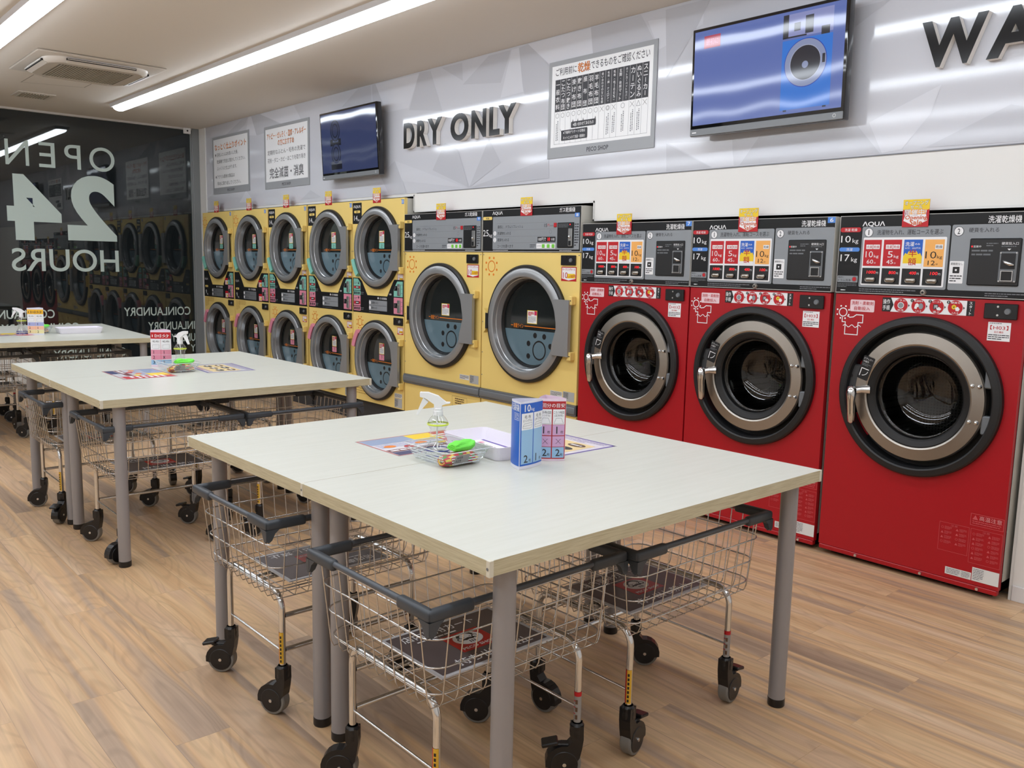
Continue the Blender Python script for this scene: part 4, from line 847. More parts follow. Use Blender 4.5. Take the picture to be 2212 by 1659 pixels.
# televisions on brackets, tipped forward
tv_black = mat('tv_gloss_black', (14, 14, 16), .08, coat=.5); tv_grey = mat('tv_grey_bar', (122, 126, 130), .35)
def screen_mat(name, c, e):
    m = mat(name, c, .07, emit=e, coat=.0); nt = m.node_tree; b = nt.nodes['Principled BSDF']; b.inputs['Base Color'].default_value = (.005, .005, .006, 1)
    tc = nt.nodes.new('ShaderNodeTexCoord'); n = nt.nodes.new('ShaderNodeTexNoise'); n.inputs['Scale'].default_value = 3.2; n.inputs['Detail'].default_value = 0
    bp = nt.nodes.new('ShaderNodeBump'); bp.inputs['Strength'].default_value = .25; bp.inputs['Distance'].default_value = .01
    nt.links.new(tc.outputs['Object'], n.inputs[0]); nt.links.new(n.outputs['Fac'], bp.inputs['Height']); nt.links.new(bp.outputs[0], b.inputs['Normal']); return m
def television(label, x0, x1, z0, z1, tilt, draw):
    w_, h_ = x1-x0, z1-z0
    t = thing('television', label, 'television', ((x0+x1)/2, YW-.10, (z0+z1)/2), 0, 'wall televisions'); t.rotation_euler = (tilt, 0, 0)
    b = MB(FR); b.box(-w_/2, w_/2, -h_/2, h_/2, -.02, .035, tv_black, .006, 2); b.box(-w_*.3, w_*.3, -h_*.3, h_*.3, -.05, -.019, tv_black, .01); b.build('bezel', t)
    b = MB(FR); b.box(-.15, .15, -.15, .15, -.082, -.048, mat('bracket_black', (30, 30, 31), .5)); b.build('wall_bracket', t)
    b = MB(FR); b.box(-w_/2+.003, w_/2-.003, -h_/2+.002, -h_/2+.042, .034, .040, tv_grey, .003); b.ring(w_/2-.05, -h_/2+.024, .007, .009, white, .0408, 16); b.rect(-w_/2+.02, -h_/2+.018, -w_/2+.05, -h_/2+.024, white, .0408); b.build('lower_bar', t)
    b = MB(FR); draw(b, -w_/2+.018, -h_/2+.062, w_/2-.018, h_/2-.018, .0356); b.build('screen', t)
def shot2(b, a, c, d, e, w):
    sw, sh = d-a, e-c
    b.rect(a, c, d, e, screen_mat('screen_blue', (98, 116, 182), .68), w)
    b.rect(a+sw*.07, c+sh*.81, a+sw*.19, c+sh*.94, screen_mat('screen_red', (190, 50, 78), .6), w+.0003); b.text('最初に', a+sw*.085, c+sh*.84, a+sw*.175, c+sh*.91, screen_mat('screen_pink', (222, 130, 160), .7), w+.0006, .01)
    u0, u1 = a+sw*.62, a+sw*.93; b.rect(u0, c+sh*.04, u1, c+sh*.72, screen_mat('screen_azure', (52, 116, 206), .75), w+.0003); b.rect(u0, c+sh*.74, u1, c+sh*.97, screen_mat('screen_pale', (150, 156, 208), .6), w+.0003)
    dk = screen_mat('screen_dark', (52, 52, 62), .5); pl = screen_mat('screen_light', (150, 160, 196), .6)
    b.rect(u0, c+sh*.74, u0+sw*.035, c+sh*.97, dk, w+.0006); b.rect(u0, c+sh*.74, u0+sw*.15, c+sh*.755, dk, w+.0006); b.rect(u0+sw*.14, c+sh*.76, u0+sw*.19, c+sh*.93, dk, w+.0006); b.rect(u0+sw*.07, c+sh*.80, u0+sw*.11, c+sh*.88, dk, w+.0006); b.rect(u0+sw*.24, c+sh*.72, u0+sw*.29, c+sh*.80, dk, w+.0009)
    cu, cv = (u0+u1)/2-.005, c+sh*.48; b.disc(cu, cv, sh*.235, screen_mat('screen_ring_edge', (50, 70, 180), .6), w+.0009, 48); b.disc(cu, cv, sh*.228, pl, w+.0012, 48); b.disc(cu, cv, sh*.165, dk, w+.0015, 40); b.ring(cu, cv, sh*.165, sh*.172, screen_mat('screen_rim', (180, 186, 210), .6), w+.0015, 40); b.disc(cu, cv-.01, sh*.035, pl, w+.0018, 20); b.rect(cu+sh*.185, cv-.015, cu+sh*.215, cv+.03, dk, w+.0018)
    for u in (u0+.02, u1-.04): b.rect(u, c+sh*.025, u+.02, c+sh*.04, dk, w+.0004)
def shot1(b, a, c, d, e, w):
    sw, sh = d-a, e-c; b.rect(a, c, d, e, screen_mat('screen_dusk', (62, 72, 112), .55), w)
    dk = screen_mat('screen_black', (30, 32, 44), .5); md = screen_mat('screen_slate', (58, 66, 98), .55); gy = screen_mat('screen_olive', (92, 96, 112), .5)
    u0, u1 = a+sw*.17, a+sw*.37; m = (u0+u1)/2
    for cv in (c+sh*.70, c+sh*.31):
        b.disc(m, cv, sw*.088, dk, w+.0003, 36, sw*.10); b.disc(m, cv, sw*.078, md, w+.0006, 36, sw*.09); b.disc(m, cv, sw*.055, dk, w+.0009, 32, sw*.066); b.disc(m, cv, sw*.046, md, w+.0012, 32, sw*.056)
    b.rect(u0, c+sh*.45, u0+sw*.05, c+sh*.56, dk, w+.0006); b.rect(u1-sw*.05, c+sh*.45, u1, c+sh*.56, dk, w+.0006); b.rect(u0, c+sh*.47, u1, c+sh*.51, dk, w+.0007)
    b.rect(u0, c+sh*.05, u1, c+sh*.14, dk, w+.0006); b.rect(u0, c+sh*.14, u1, c+sh*.19, gy, w+.0006)
television('dim blue television on the wall, left of DRY ONLY', -7.73, -6.715, 2.300, 2.925, .055, shot1)
television('bright blue television on the wall, right of the chart poster', -3.305, -2.335, 2.300, 2.905, .025, shot2)
# ------------------------------------------------------------------ folding tables (pairs pushed together)
TW, TL, TH = .902, 1.497, .85
def make_table():
    t = thing('folding_table', '', 'table', (0, 0, 0))
    b = MB(); x, y = TW/2-.001, TL/2
    vs = [(-x, -y, TH-.0388), (x, -y, TH-.0388), (x, y, TH-.0388), (-x, y, TH-.0388), (-x, -y, TH), (x, -y, TH), (x, y, TH), (-x, y, TH)]
    b.add(vs, [(4, 5, 6, 7)], top_m); b.add(vs, [(0, 3, 2, 1)], side_steel); b.add(vs, [(0, 1, 5, 4), (1, 2, 6, 5), (2, 3, 7, 6), (3, 0, 4, 7)], edge_m); b.build('tabletop', t)
    for sx in (-1, 1):
        for sy in (-1, 1):
            b = MB(); b.lathe([(.029, .028), (.029, TH-.039)], leg_m, 24); b.lathe([(.045, TH-.045), (.045, TH-.039)], leg_m, 20)
            l = b.build('leg', t, (sx*(TW/2-.058), sy*(TL/2-.099), 0))
            b = MB(); b.lathe([(.0001, 0), (.028, 0), (.030, .004), (.030, .029), (.0292, .030)], black_plastic, 24); b.build('foot_cap', l)
    return t
cap_me = MB(); cap_me.box(-.012, .0012, -.012, .0012, TH-.040, TH+.0006, mat('corner_cap_plastic', (216, 212, 196), .35), .001); cap_me.lathe([(.0001, .0012), (.004, .001)], mid_grey, 10, Matrix.Translation((-.006, -.0001+.0012+.0002, TH-.02)) @ Matrix.Rotation(-PI/2, 4, 'X'))
proto_t = make_table(); first = True
tl = {('a', 0): 'pale folding table under the near spray bottle, left half of the nearest pair', ('a', 1): 'pale folding table closest to the viewer, right half of the nearest pair', ('b', 0): 'left half of the middle pair of pale folding tables', ('b', 1): 'right half of the middle pair of pale folding tables, nearer the viewer', ('c', 0): 'far half of the farthest table pair, against the dark window', ('c', 1): 'near half of the farthest table pair, carrying the yellow stand'}
for key, x0, y0, r in (('a', -3.2745, 1.2185, .0085), ('b', -6.1157, 1.1852, .0074), ('c', -9.3674, 1.1387, -.040)):
    for h in (0, 1):
        u, v = TW*(h+.5), TL/2
        loc = (x0+math.cos(r)*u-math.sin(r)*v, y0+math.sin(r)*u+math.cos(r)*v, 0)
        o = proto_t if first else dup(proto_t, loc); first = False
        o.location = loc; o.rotation_euler = (0, 0, r); tag(o, tl[(key, h)], 'table', 'folding tables'); o['pair'] = key
        sx = 1 if h else -1
        for sy in (-1, 1):
            c = MB(); c.v = [(sx*(abs(TW/2)+p[0]), sy*(TL/2+p[1]), p[2]) for p in cap_me.v]; c.f = cap_me.f; c.m = cap_me.m; c.sm = cap_me.sm; c.mats = cap_me.mats; c.build('corner_cap', o)

# ------------------------------------------------------------------ wire laundry carts
HW, HL, RIM = .285, .345, .700
rim_m = mat('rim_grey_plastic', (74, 80, 88), .38); guard_m = mat('guard_plastic', (60, 66, 73), .45)
def ringpath(i, z, r, n=6):
    return [(x, y, z) for x, y in rrect(-HW+i, -HL+i, HW-i, HL-i, r, n)]
def cart_meshes():
    out = {}
    b = MB()
    for i, z in ((.010, .620), (.020, .540), (.029, .465)): b.tube(ringpath(i, z, .055), .0027, wire_m, 6, True)
    b.tube(ringpath(.002, RIM-.012, .025), .0027, wire_m, 6, True)
    zb = .430; ib = .036
    def U(f, h):
        b.tube([f(-h+.001, RIM-.004), f(-h+.030, zb+.02), f(-h+ib+.004, zb), f(h-ib-.004, zb), f(h-.030, zb+.02), f(h-.001, RIM-.004)], .0019, wire_m, 5)
    for k in range(13): y = -.288+k*.048; U(lambda s_, z, y=y: (s_, y*(1-.02), z), HW)
    for k in range(11): x = -.235+k*.047; U(lambda s_, z, x=x: (x, s_, z-.004), HL)
    out['wire_basket'] = b
    b = MB(); b.tube(ringpath(0, RIM, .02, 4), .0088, rim_m, 10, True); out['rim_rail'] = b
    b = MB()     # corner guard, corner at +x,+y
    for a in (0, 1):
        Mx = Matrix.Translation((HW, HL, RIM)) @ (Matrix.Identity(4) if a == 0 else Matrix(((0, 1, 0, 0), (1, 0, 0, 0), (0, 0, 1, 0), (0, 0, 0, 1))))
        b.box(-.130, .012, -.013, .013, -.020, .012, guard_m, .009, 3, Mx)
        pts = [(-.035, -.016), (.013, -.016), (.013, -.048), (.004, -.058), (-.008, -.050), (-.018, -.030)]
        k = len(pts); vs = [Mx @ Vector((u, w, v)) for w in (-.004, .0125) for u, v in pts]
        b.add(vs, [tuple(range(k)), tuple(range(2*k-1, k-1, -1))]+[(i, (i+1) % k, k+(i+1) % k, k+i) for i in range(k)], guard_m)
    out['corner_guard'] = b
    b = MB(); r = .055; pts = [(-.205, 0, .17)]
    pts += [(-.205+r-r*math.cos(a), 0, .37+r*math.sin(a)) for a in [PI/2*i/6 for i in range(7)]]
    pts += [(-p[0], p[1], p[2]) for p in reversed(pts)]
    b.tube(pts, .0108, chrome, 12); b.tube([(-.203, 0, .225), (.203, 0, .225)], .0042, chrome, 8)
    import copy; far = copy.deepcopy({k: v for k, v in b.__dict__.items() if k in ('v', 'f', 'm', 'sm')}); b2 = MB(); b2.__dict__.update(far); b2.mats = list(b.mats)
    Mt = Matrix.Translation((.205, 0, 0)); gl = mat('leg_label_grey', (150, 148, 146), .4)
    b.lathe([(.0114, .185), (.0114, .295)], red_p, 8, Mt, None, -PI*.95, -PI*.5); b.lathe([(.0114, .185), (.0114, .295)], mat('leg_label_amber', (216, 172, 52), .4), 8, Mt, None, -PI*.5, -PI*.05)
    for i in range(7): b.lathe([(.0117, .190+.014*i), (.0117, .199+.014*i)], black, 3, Mt, None, -PI*.42, -PI*.25)
    b2.lathe([(.0114, .262), (.0114, .276)], red_p, 14, Mt); b2.lathe([(.0114, .180), (.0114, .262)], gl, 14, Mt)
    for i in range(3): b2.lathe([(.0117, .190+.024*i), (.0117, .204+.024*i)], brown_p, 3, Mt, None, -PI*.45, -PI*.25); b2.lathe([(.0117, .206+.02*i), (.0117, .209+.02*i)], red_p, 3, Mt, None, -PI*.75, -PI*.45)
    out['leg_frame'] = b; out['leg_frame_far'] = b2
    b = MB()
    b.tube([(0, -.252, .35), (0, .252, .35)], .0085, chrome, 10); out['side_rail'] = b
    b = MB(); b.box(-.03, .03, -.20, .20, .416, .424, wire_m, .002); b.tube([(-.02, -.26, .420), (-.02, .26, .420)], .006, chrome, 8); b.tube([(.02, -.26, .420), (.02, .26, .420)], .006, chrome, 8); out['under_frame'] = b
    b = MB(lambda u, v, w: (-v, u, .4365+w)); b.box(-.205, .205, -.15, .15, 0, .004, mat('board_white', (206, 206, 210), .3)); w = .0046
    b.rect(-.193, -.138, .193, .138, mat('board_brown', (94, 84, 85), .25), w); b.text('店内専用カート', -.16, .082, .10, .122, white, w+.0005, .02); b.greek(-.13, .058, .12, .072, 1, white, w+.0005, seed=1)
    b.rect(-.062, -.066, .074, .052, mat('board_red', (186, 36, 34), .3), w+.0004); b.disc(.006, .004, .048, white, w+.0008, 32, .040)
    b.ring(.006, .010, .022, .032, black, w+.0012, 16, .25, PI-.25); b.poly([(-.020, .000), (.006, .006), (.032, .000), (.018, -.008), (.006, -.004), (-.006, -.008)], black, w+.0012)
    for a in (-1, 1): b.rect(.006+a*.011-.003, .009, .006+a*.011+.003, .012, black, w+.0012); b.ring(.006+a*.026, .004, .007, .011, black, w+.0012, 10)
    for a in range(3): b.rect(-.004+.008*a, -.026, .000+.008*a, -.013, black, w+.0012)
    b.text('PECO SHOP', -.052, -.056, .064, -.042, white, w+.0010, .02); b.text('持ち出し禁止', -.12, -.126, .15, -.086, white, w+.0005, .02)
    out['notice_board'] = b
    # swivel caster: stem at the origin, wheel trailing towards -x
    b = MB(); cx, cz = -.036, .051
    arc = [(cx+.057*math.cos(PI*q), cz+.057*math.sin(PI*q)) for q in (1.06, .95, .85, .75, .65, .55, .45)]
    prof = arc+[(-.012, .125), (-.018, .135), (-.018, .172), (.019, .172), (.020, .130), (.016, .100), (.010, .072), (-.010, .040), (-.030, .030), (-.06, .034)]
    b.fn = lambda u, v, w: (u, w, v); b.prism(prof, -.0195, .0195, black_plastic)
    for s_ in (-1, 1): b.lathe([(.041, s_*.0200), (.039, s_*.0215), (.0001, s_*.0215)], black_plastic, 28, Matrix(((1, 0, 0, cx), (0, 1, 0, cz), (0, 0, 1, 0), (0, 0, 0, 1)))); b.lathe([(.0065, s_*.0216), (.006, s_*.025), (.0001, s_*.025)], chrome, 10, Matrix(((1, 0, 0, cx), (0, 1, 0, cz), (0, 0, 1, 0), (0, 0, 0, 1))))
    b.lathe([(.021, .136), (.022, .150), (.021, .160), (.022, .170), (.016, .178)], black_plastic, 16, Matrix(((1, 0, 0, 0), (0, 0, 1, 0), (0, 1, 0, 0), (0, 0, 0, 1)))); out['caster'] = b
    b = MB(lambda u, v, w: (u, w, v)); b.lathe([(.038, -.0185), (.048, -.0185), (.051, -.014), (.051, .014), (.048, .0185), (.038, .0185)], tyre_m, 32, Matrix(((1, 0, 0, cx), (0, 1, 0, cz), (0, 0, 1, 0), (0, 0, 0, 1)))); out['wheel'] = b
    b = MB(); b.box(-.105, -.055, -.022, .022, .106, .118, black_plastic, .003, 1, Matrix.Translation((-.08, 0, .11)) @ Matrix.Rotation(-.22, 4, 'Y') @ Matrix.Translation((.08, 0, -.11))); b.box(-.075, -.02, -.012, .012, .100, .112, black_plastic, .003); out['brake_pedal'] = b
    me = {}
    for k, v in out.items():
        o = v.build(k); me[k] = o.data; o.data.name = k.replace('_far', ''); bpy.data.objects.remove(o)
    return me
CM = cart_meshes()
def inst(name, parent, loc=(0, 0, 0), rz=0, scale=(1, 1, 1), key=None):
    o = bpy.data.objects.new(name, CM[key or name]); COL.objects.link(o); o.parent = parent; o.location = loc; o.rotation_euler = (0, 0, rz); o.scale = scale; return o
def cart(x, y, rz, label, ang, ped, flip=False):
    """ang: heading of each caster (near-left, near-right, far-left, far-right); ped: which have a brake pedal"""
    t = thing('laundry_cart', label, 'laundry cart', (x, y, 0), rz, 'wire laundry carts parked under the tables')
    inst('wire_basket', t); inst('rim_rail', t); inst('under_frame', t); inst('notice_board', t, rz=PI if flip else 0)
    for k in range(4): inst('corner_guard', t, scale=((1, 1, 1), (-1, 1, 1), (-1, -1, 1), (1, -1, 1))[k])
    inst('leg_frame', t, (0, -.262, 0)); inst('leg_frame', t, (0, .262, 0), key='leg_frame_far')
    for dz in (0, -.12): inst('side_rail', t, (.205 if flip else -.205, 0, dz))
    for k, (sx, sy) in enumerate(((-1, -1), (1, -1), (-1, 1), (1, 1))):
        c = inst('caster', t, (sx*.205, sy*.262, 0), ang[k]); inst('wheel', c)
        if k in ped: inst('brake_pedal', c)
cart(-2.775, 1.512, .01, 'wire cart at the left end of the nearest table pair', (.75, .45, .7, 1.5), (0,), True)
cart(-1.885, 1.500, .01, 'front wire cart, its corner sticking out under the nearest table corner', (.8, .6, .65, .85), (3,))
cart(-1.862, 2.222, .01, 'wire cart under the nearest table pair, on the side of the red washer-dryers', (PI+.15, -1.35, PI+.75, -1.45), (1, 3))
cart(-5.555, 1.520, .0, 'wire cart at the left end of the middle table pair', (1.2, 2.4, .6, .8), (1,))
cart(-4.655, 1.575, .0, 'wire cart behind the near leg of the middle table pair', (.8, 1.9, .75, .8), (2,))
cart(-5.65, 2.330, .05, 'wire cart deep under the middle table pair, on its left', (2.9, .4, 1.2, .5), (1,))
cart(-4.640, 2.300, .0, 'wire cart under the middle table pair, on the side of the yellow dryers', (2.6, 1.5, .4, 1.2), (1,))
cart(-8.250, 1.400, -.04, 'wire cart under the near side of the farthest table pair', (.4, 1.3, .2, .8), (1,))
cart(-8.215, 2.130, -.04, 'wire cart under the farthest table pair, on the dryers side', (1.4, .3, .2, .8), (1,))
cart(-9.080, 1.480, -.04, 'wire cart far under the farthest table pair, against the window', (1.4, .3, 1.5, 1.4), (1,))

# ------------------------------------------------------------------ things on the tables
def flyer(label, x, y, rz, kind, z=TH):
    b = MB(lambda u, v, w: (u, v, w)); b.box(-.21, .21, -.1485, .1485, .0004, .0014, mat('laminate_white', (232, 230, 238), .15)); w = .0017
    if kind == 'purple':
        b.frame(-.202, -.140, .202, .140, .010, purple_p, w); b.greek(-.18, .085, .18, .128, 3, purple_p, w, .3, seed=4); b.rect(-.17, -.10, .17, .072, mat('cream_print', (240, 214, 160), .3), w)
        for i in range(3):
            for j in range(2): b.disc(-.11+i*.11, .03-j*.07, .042, (brown_p, ink)[(i+j) % 2], w+.0004, 24, .024); b.greek(-.14+i*.11, .02-j*.07, -.08+i*.11, .04-j*.07, 1, white, w+.0008, .6, seed=i+j)
        b.greek(-.16, -.13, .16, -.108, 2, red_p, w, .4, seed=8)
    else:
        b.frame(-.206, -.144, .206, .144, .006, mat('terracotta_print', (196, 96, 84), .3), w); b.rect(-.20, .05, .0, .138, mat('blue_grey_print', (150, 166, 196), .3), w); b.rect(.0, .03, .12, .138, yellow_p, w); b.rect(.09, -.13, .20, .138, red_p, w-.0001)
        for i in range(4): b.disc(-.15+i*.07, .0-.03*(i % 2), .026, (orange_p, red_p, orange_p, yellow_p)[i], w+.0004, 12, .018)
        b.rect(-.20, -.085, .06, -.05, mat('maroon_print', (120, 50, 54), .3), w); b.greek(-.19, -.08, .04, -.055, 1, white, w+.0004, .6, seed=3); b.rect(-.20, -.14, -.05, -.09, mat('navy_print', (60, 64, 110), .3), w); b.greek(.10, -.10, .19, .10, 6, white, w+.0004, .5, seed=6); b.greek(-.19, -.02, .08, .04, 4, deep_blue, w+.0002, .2, seed=7)
    return tag(b.build('flyer', loc=(x, y, z), rz=rz), label, 'flyer', 'laminated flyers on the tables')
flyer('colourful red and yellow flyer lying left of the clear tray on the nearest table', -2.655, 1.885, PI/2, 'red')
flyer('purple bordered flyer lying behind the red stand on the nearest table', -2.375, 2.292, 0, 'purple')
flyer('colourful red and yellow flyer in front of the pink and red stand', -5.20, 1.665, 0, 'red')
flyer('purple bordered flyer beside the clear tray on the middle table', -5.235, 2.165, -.06, 'purple')
flyer('colourful flyer on the farthest table, left of the yellow stand', -8.30, 1.56, PI/2, 'red')

def stand(name, label, x, y, P, h, draws, shell, group):
    """three-cornered upright card with gently bulged faces; draws: face index -> function(b, width, height)"""
    t = thing(name, label, 'info stand', (x, y, TH), 0, group)
    n = 10; loop = []
    faces = []
    for i in range(3):
        a, c = Vector(P[i]), Vector(P[(i+1) % 3]); d = c-a; L = d.length; nrm = Vector((d.y, -d.x))/L
        f = lambda s_, a=a, d=d, nrm=nrm, L=L: a+d*(s_/L)+nrm*(.10*L*4*(s_/L)*(1-s_/L)*.6)
        faces.append((f, L, nrm)); loop += [f(L*k/n) for k in range(n)]
    k = len(loop); b = MB()
    vs = [(p.x, p.y, .0005) for p in loop]+[(p.x, p.y, h) for p in loop]
    b.add(vs, [(i, (i+1) % k, k+(i+1) % k, k+i) for i in range(k)], shell, False); b.build('card_shell', t)
    b = MB()
    for i, (fn, L, nrm) in enumerate(faces):
        if i not in draws: continue
        b.fn = lambda u, v, w, fn=fn, L=L, nrm=nrm: (lambda p: (p.x+nrm.x*w, p.y+nrm.y*w, v))(fn(min(max(u, 0), L)))
        draws[i](Strip(b), L, h)
    b.build('printed_faces', t)
class Strip:
    """draws on a curved face: wide rectangles are cut into strips so that they follow it"""
    def __init__(s, b): s.b = b
    def rect(s, u0, v0, u1, v1, m, w):
        n = max(1, int((u1-u0)/.006))
        for i in range(n): s.b.rect(u0+(u1-u0)*i/n, v0, u0+(u1-u0)*(i+1)/n, v1, m, w)
    def text(s, *a, **k): s.b.text(*a, **k)
    def line(s, pts, t, m, w):
        q = [pts[0]]
        for (a, b), (c, d) in zip(pts, pts[1:]):
            n = max(1, int(abs(c-a)/.004)); q += [(a+(c-a)*i/n, b+(d-b)*i/n) for i in range(1, n+1)]
        s.b.line(q, t, m, w)
def blue_main(b, L, h):
    w = .0005; b.rect(.0015, .012, L-.001, h-.007, deep_blue, w)
    b.text('10', .018, .195, .046, .219, white, w+.0004, .01); b.text('kg', .049, .194, .066, .208, white, w+.0004)
    for i, (a, c) in enumerate(((.006, .060), (.064, L-.002))):
        b.rect(a, .134, c, .190, white, w+.0003); b.rect(a, .018, c, .134, sky_p, w+.0003)
        b.text('毛 布', a+.012, .172, c-.012, .184, ink, w+.0006); b.text(('(シングル)', '(ダブル)')[i], a+.006, .160, c-.006, .170, ink, w+.0006)
        b.line([(a+.006, .140), (a+.006, .147), (a+.012, .155), (c-.006, .157), (c-.006, .145), (c-.012, .139), (a+.006, .140)], .0009, greyink, w+.0006); b.line([(a+.006, .147), (c-.008, .149)], .0009, greyink, w+.0006)
        b.text(('2', '1')[i], a+.012, .022, a+(.030, .020)[i], .048, ink, w+.0006, .01); b.text('枚', a+.035, .023, a+.046, .034, ink, w+.0006)
def blue_side(b, L, h):
    w = .0005; b.rect(.001, .012, L-.0015, h-.007, deep_blue, w); b.text('洗濯機', L-.070, .197, L-.004, .222, white, w+.0004, .01)
    for u, n_ in ((L-.038, '1'), (L-.020, '2')): b.line([(u, .167), (u+.014, .167), (u+.014, .190), (u, .190), (u, .167)], .0011, white, w+.0004); b.text(n_, u+.003, .171, u+.011, .187, white, w+.0004)
dred = mat('stand_red', (178, 36, 42), .35)
def red_main(b, L, h):
    w = .0005; b.rect(.001, .008, L-.001, h-.010, dred, w); b.text('1回分の目安', .006, .190, L-.004, .205, white, w+.0004, .01)
    c = L/2
    for i, (a, d) in enumerate(((.004, c-.002), (c+.002, L-.004))):
        b.rect(a, .130, d, .184, white, w+.0003); b.rect(a, .092, d, .129, lilac_p, w+.0003); b.rect(a, .052, d, .089, lilac_p, w+.0003); b.rect(a, .012, d, .050, sky_p, w+.0003)
        b.text(('掛布団', 'こたつ布団')[i], a+.003, .168, d-.003, .178, ink, w+.0006); b.text(('(シングル)', '(正方形)')[i], a+.006, .157, d-.006, .166, ink, w+.0006)
        b.line([(a+.004, .133), (d-.004, .133), (d-.012, .153), (a+.012, .153), (a+.004, .133)], .0009, greyink, w+.0006)
        for y, tx in ((.098, '1'), (.018, '2')): b.text(tx, a+.012, y, a+(.018 if tx == '1' else .027), y+.025, ink, w+.0006, .01); b.text('枚', d-.014, y, d-.004, y+.011, ink, w+.0006)
        m = (a+d)/2; b.line([(m-.008, .062), (m+.008, .079)], .0012, ink, w+.0006); b.line([(m-.008, .079), (m+.008, .062)], .0012, ink, w+.0006)
def bands(cols, head, rows):
    def f(b, L, h):
        w = .0005; n = len(cols); b.rect(.001, h-.052, L-.001, h-.012, head, w); b.text('1回分', .010, h-.044, L-.010, h-.024, white if head is not yellow2 else ink, w+.0004, .01)
        y1 = h-.056; hh = (y1-.064-.012)/(n-1)
        b.rect(.001, y1-.064, L-.001, y1, white, w); b.line([(L/2, .014), (L/2, y1)], .0012, head, w+.0006)
        for q in (0, 1): b.text('毛布', .010+q*L/2, y1-.019, L/2-.010+q*L/2, y1-.007, ink, w+.0006); b.line([(.010+q*L/2, y1-.056), (L/2-.010+q*L/2, y1-.056), (L/2-.010+q*L/2, y1-.032), (.012+q*L/2, y1-.034), (.010+q*L/2, y1-.056)], .0009, greyink, w+.0006)
        for i, (m, tx) in enumerate(zip(cols[1:], rows)):
            y = y1-.064-hh*(i+1); b.rect(.001, y+.001, L-.001, y+hh-.001, m, w)
            for q in (0, 1): b.text(tx[q], .012+q*L/2, y+hh*.2, .024+q*L/2, y+hh*.8, ink, w+.0006, .01)
    return f
yellow2 = mat('stand_yellow', (240, 180, 36), .35)
shell = mat('stand_card_white', (226, 226, 240), .35); shell2 = mat('stand_card_pink', (236, 214, 230), .35)
stand('info_stand', 'blue three-cornered info stand with 10 kg on the nearest table', -2.13, 1.932, [(-.047, -.020), (.030, -.050), (.010, .070)], .230, {0: blue_side, 1: blue_main}, shell, 'three-cornered info stands')
stand('info_stand', 'red three-cornered info stand behind the blue one', -2.14, 2.075, [(-.030, -.045), (.030, .030), (-.075, .030)], .222, {0: red_main}, shell2, 'three-cornered info stands')
pk2 = bands([white, pink_p, pink_p, sky_p], red_p, (('1', '1'), ('2', '×'), ('3', '2')))
stand('info_stand', 'pink and red three-cornered info stand beside the spray bottle on the middle table', -5.50, 1.900, [(-.012, -.060), (.048, .045), (-.070, .045)], .228, {0: pk2, 2: pk2}, shell2, 'three-cornered info stands')
yl = bands([white, mat('stand_lilac', (170, 176, 222), .35), mat('stand_peach', (244, 190, 160), .35), mat('stand_cream', (236, 226, 170), .35)], yellow2, (('1', '1'), ('2', '1'), ('3', '2')))
stand('info_stand', 'yellow topped three-cornered info stand on the farthest table', -8.225, 1.800, [(-.010, -.062), (.050, .050), (-.075, .048)], .228, {0: yl, 2: yl}, shell, 'three-cornered info stands')

water = mat('bottle_ring_lime', (220, 235, 80), .35); bring = mat('bottle_ring_blue', (64, 70, 160), .3)
def bottle(label, x, y, rz, z=TH+.004):
    t = thing('spray_bottle', label, 'spray bottle', (x, y, z), rz, 'spray bottles')
    prof = [(.0001, .001), (.036, .0005), (.044, .004), (.045, .012), (.043, .024), (.037, .038), (.030, .052), (.0265, .064), (.0285, .069), (.0262, .074), (.0285, .079), (.0262, .084), (.0285, .089), (.027, .095), (.033, .106), (.0375, .114), (.035, .124), (.027, .136), (.018, .146), (.0145, .150)]
    b = MB(); b.lathe(prof, bottle_m, 40, join=True); b.build('bottle', t)
    b = MB(); b.lathe([(.0372, .111), (.0386, .1125), (.0386, .116), (.0372, .1175)], water, 40); b.build('neck_band', t)
    b = MB(); b.lathe([(.0436, .0215), (.0446, .0225), (.0436, .0255), (.043, .0245)], bring, 40); b.lathe([(.0446, .004), (.0458, .006), (.0453, .009)], bring, 40); b.build('printed_band', t)
    b = MB(); b.tube([(0, 0, .012), (.004, 0, .06), (.002, 0, .15)], .0028, white_plastic, 8); b.build('dip_tube', t)
    b = MB(); b.lathe([(.0172, .143), (.0172, .160), (.0158, .162), (.0158, .170), (.013, .172), (.0001, .172)], white_plastic, 24); b.build('collar', t)
    b = MB(lambda u, v, w: (u, w, v)); b.prism([(.059, .209), (.059, .226), (.035, .226), (.0, .214), (-.020, .198), (-.028, .192), (-.042, .192), (-.042, .188), (-.026, .186), (-.013, .181), (-.013, .168), (.013, .168), (.014, .185), (.030, .196), (.045, .206)], -.011, .011, white_plastic); b.box(.056, .064, .209, .227, -.009, .009, white_plastic, .002); b.build('spray_head', t)
    b = MB(lambda u, v, w: (u, w, v)); b.prism([(.052, .207), (.034, .192), (.050, .174), (.072, .144), (.076, .147), (.062, .184)], -.007, .007, white_plastic); b.build('trigger', t)
    return t
bottle('clear spray bottle in the clear tray on the nearest table', -2.425, 1.785, math.atan2(-.75, -.66))
bottle('clear spray bottle with a lime band beside the pink and red stand', -5.425, 1.990, math.atan2(-.75, -.66)+2.7, TH)
bottle('clear spray bottle half hidden behind the yellow topped stand', -8.335, 1.715, math.atan2(-.75, -.66)+.3, TH)

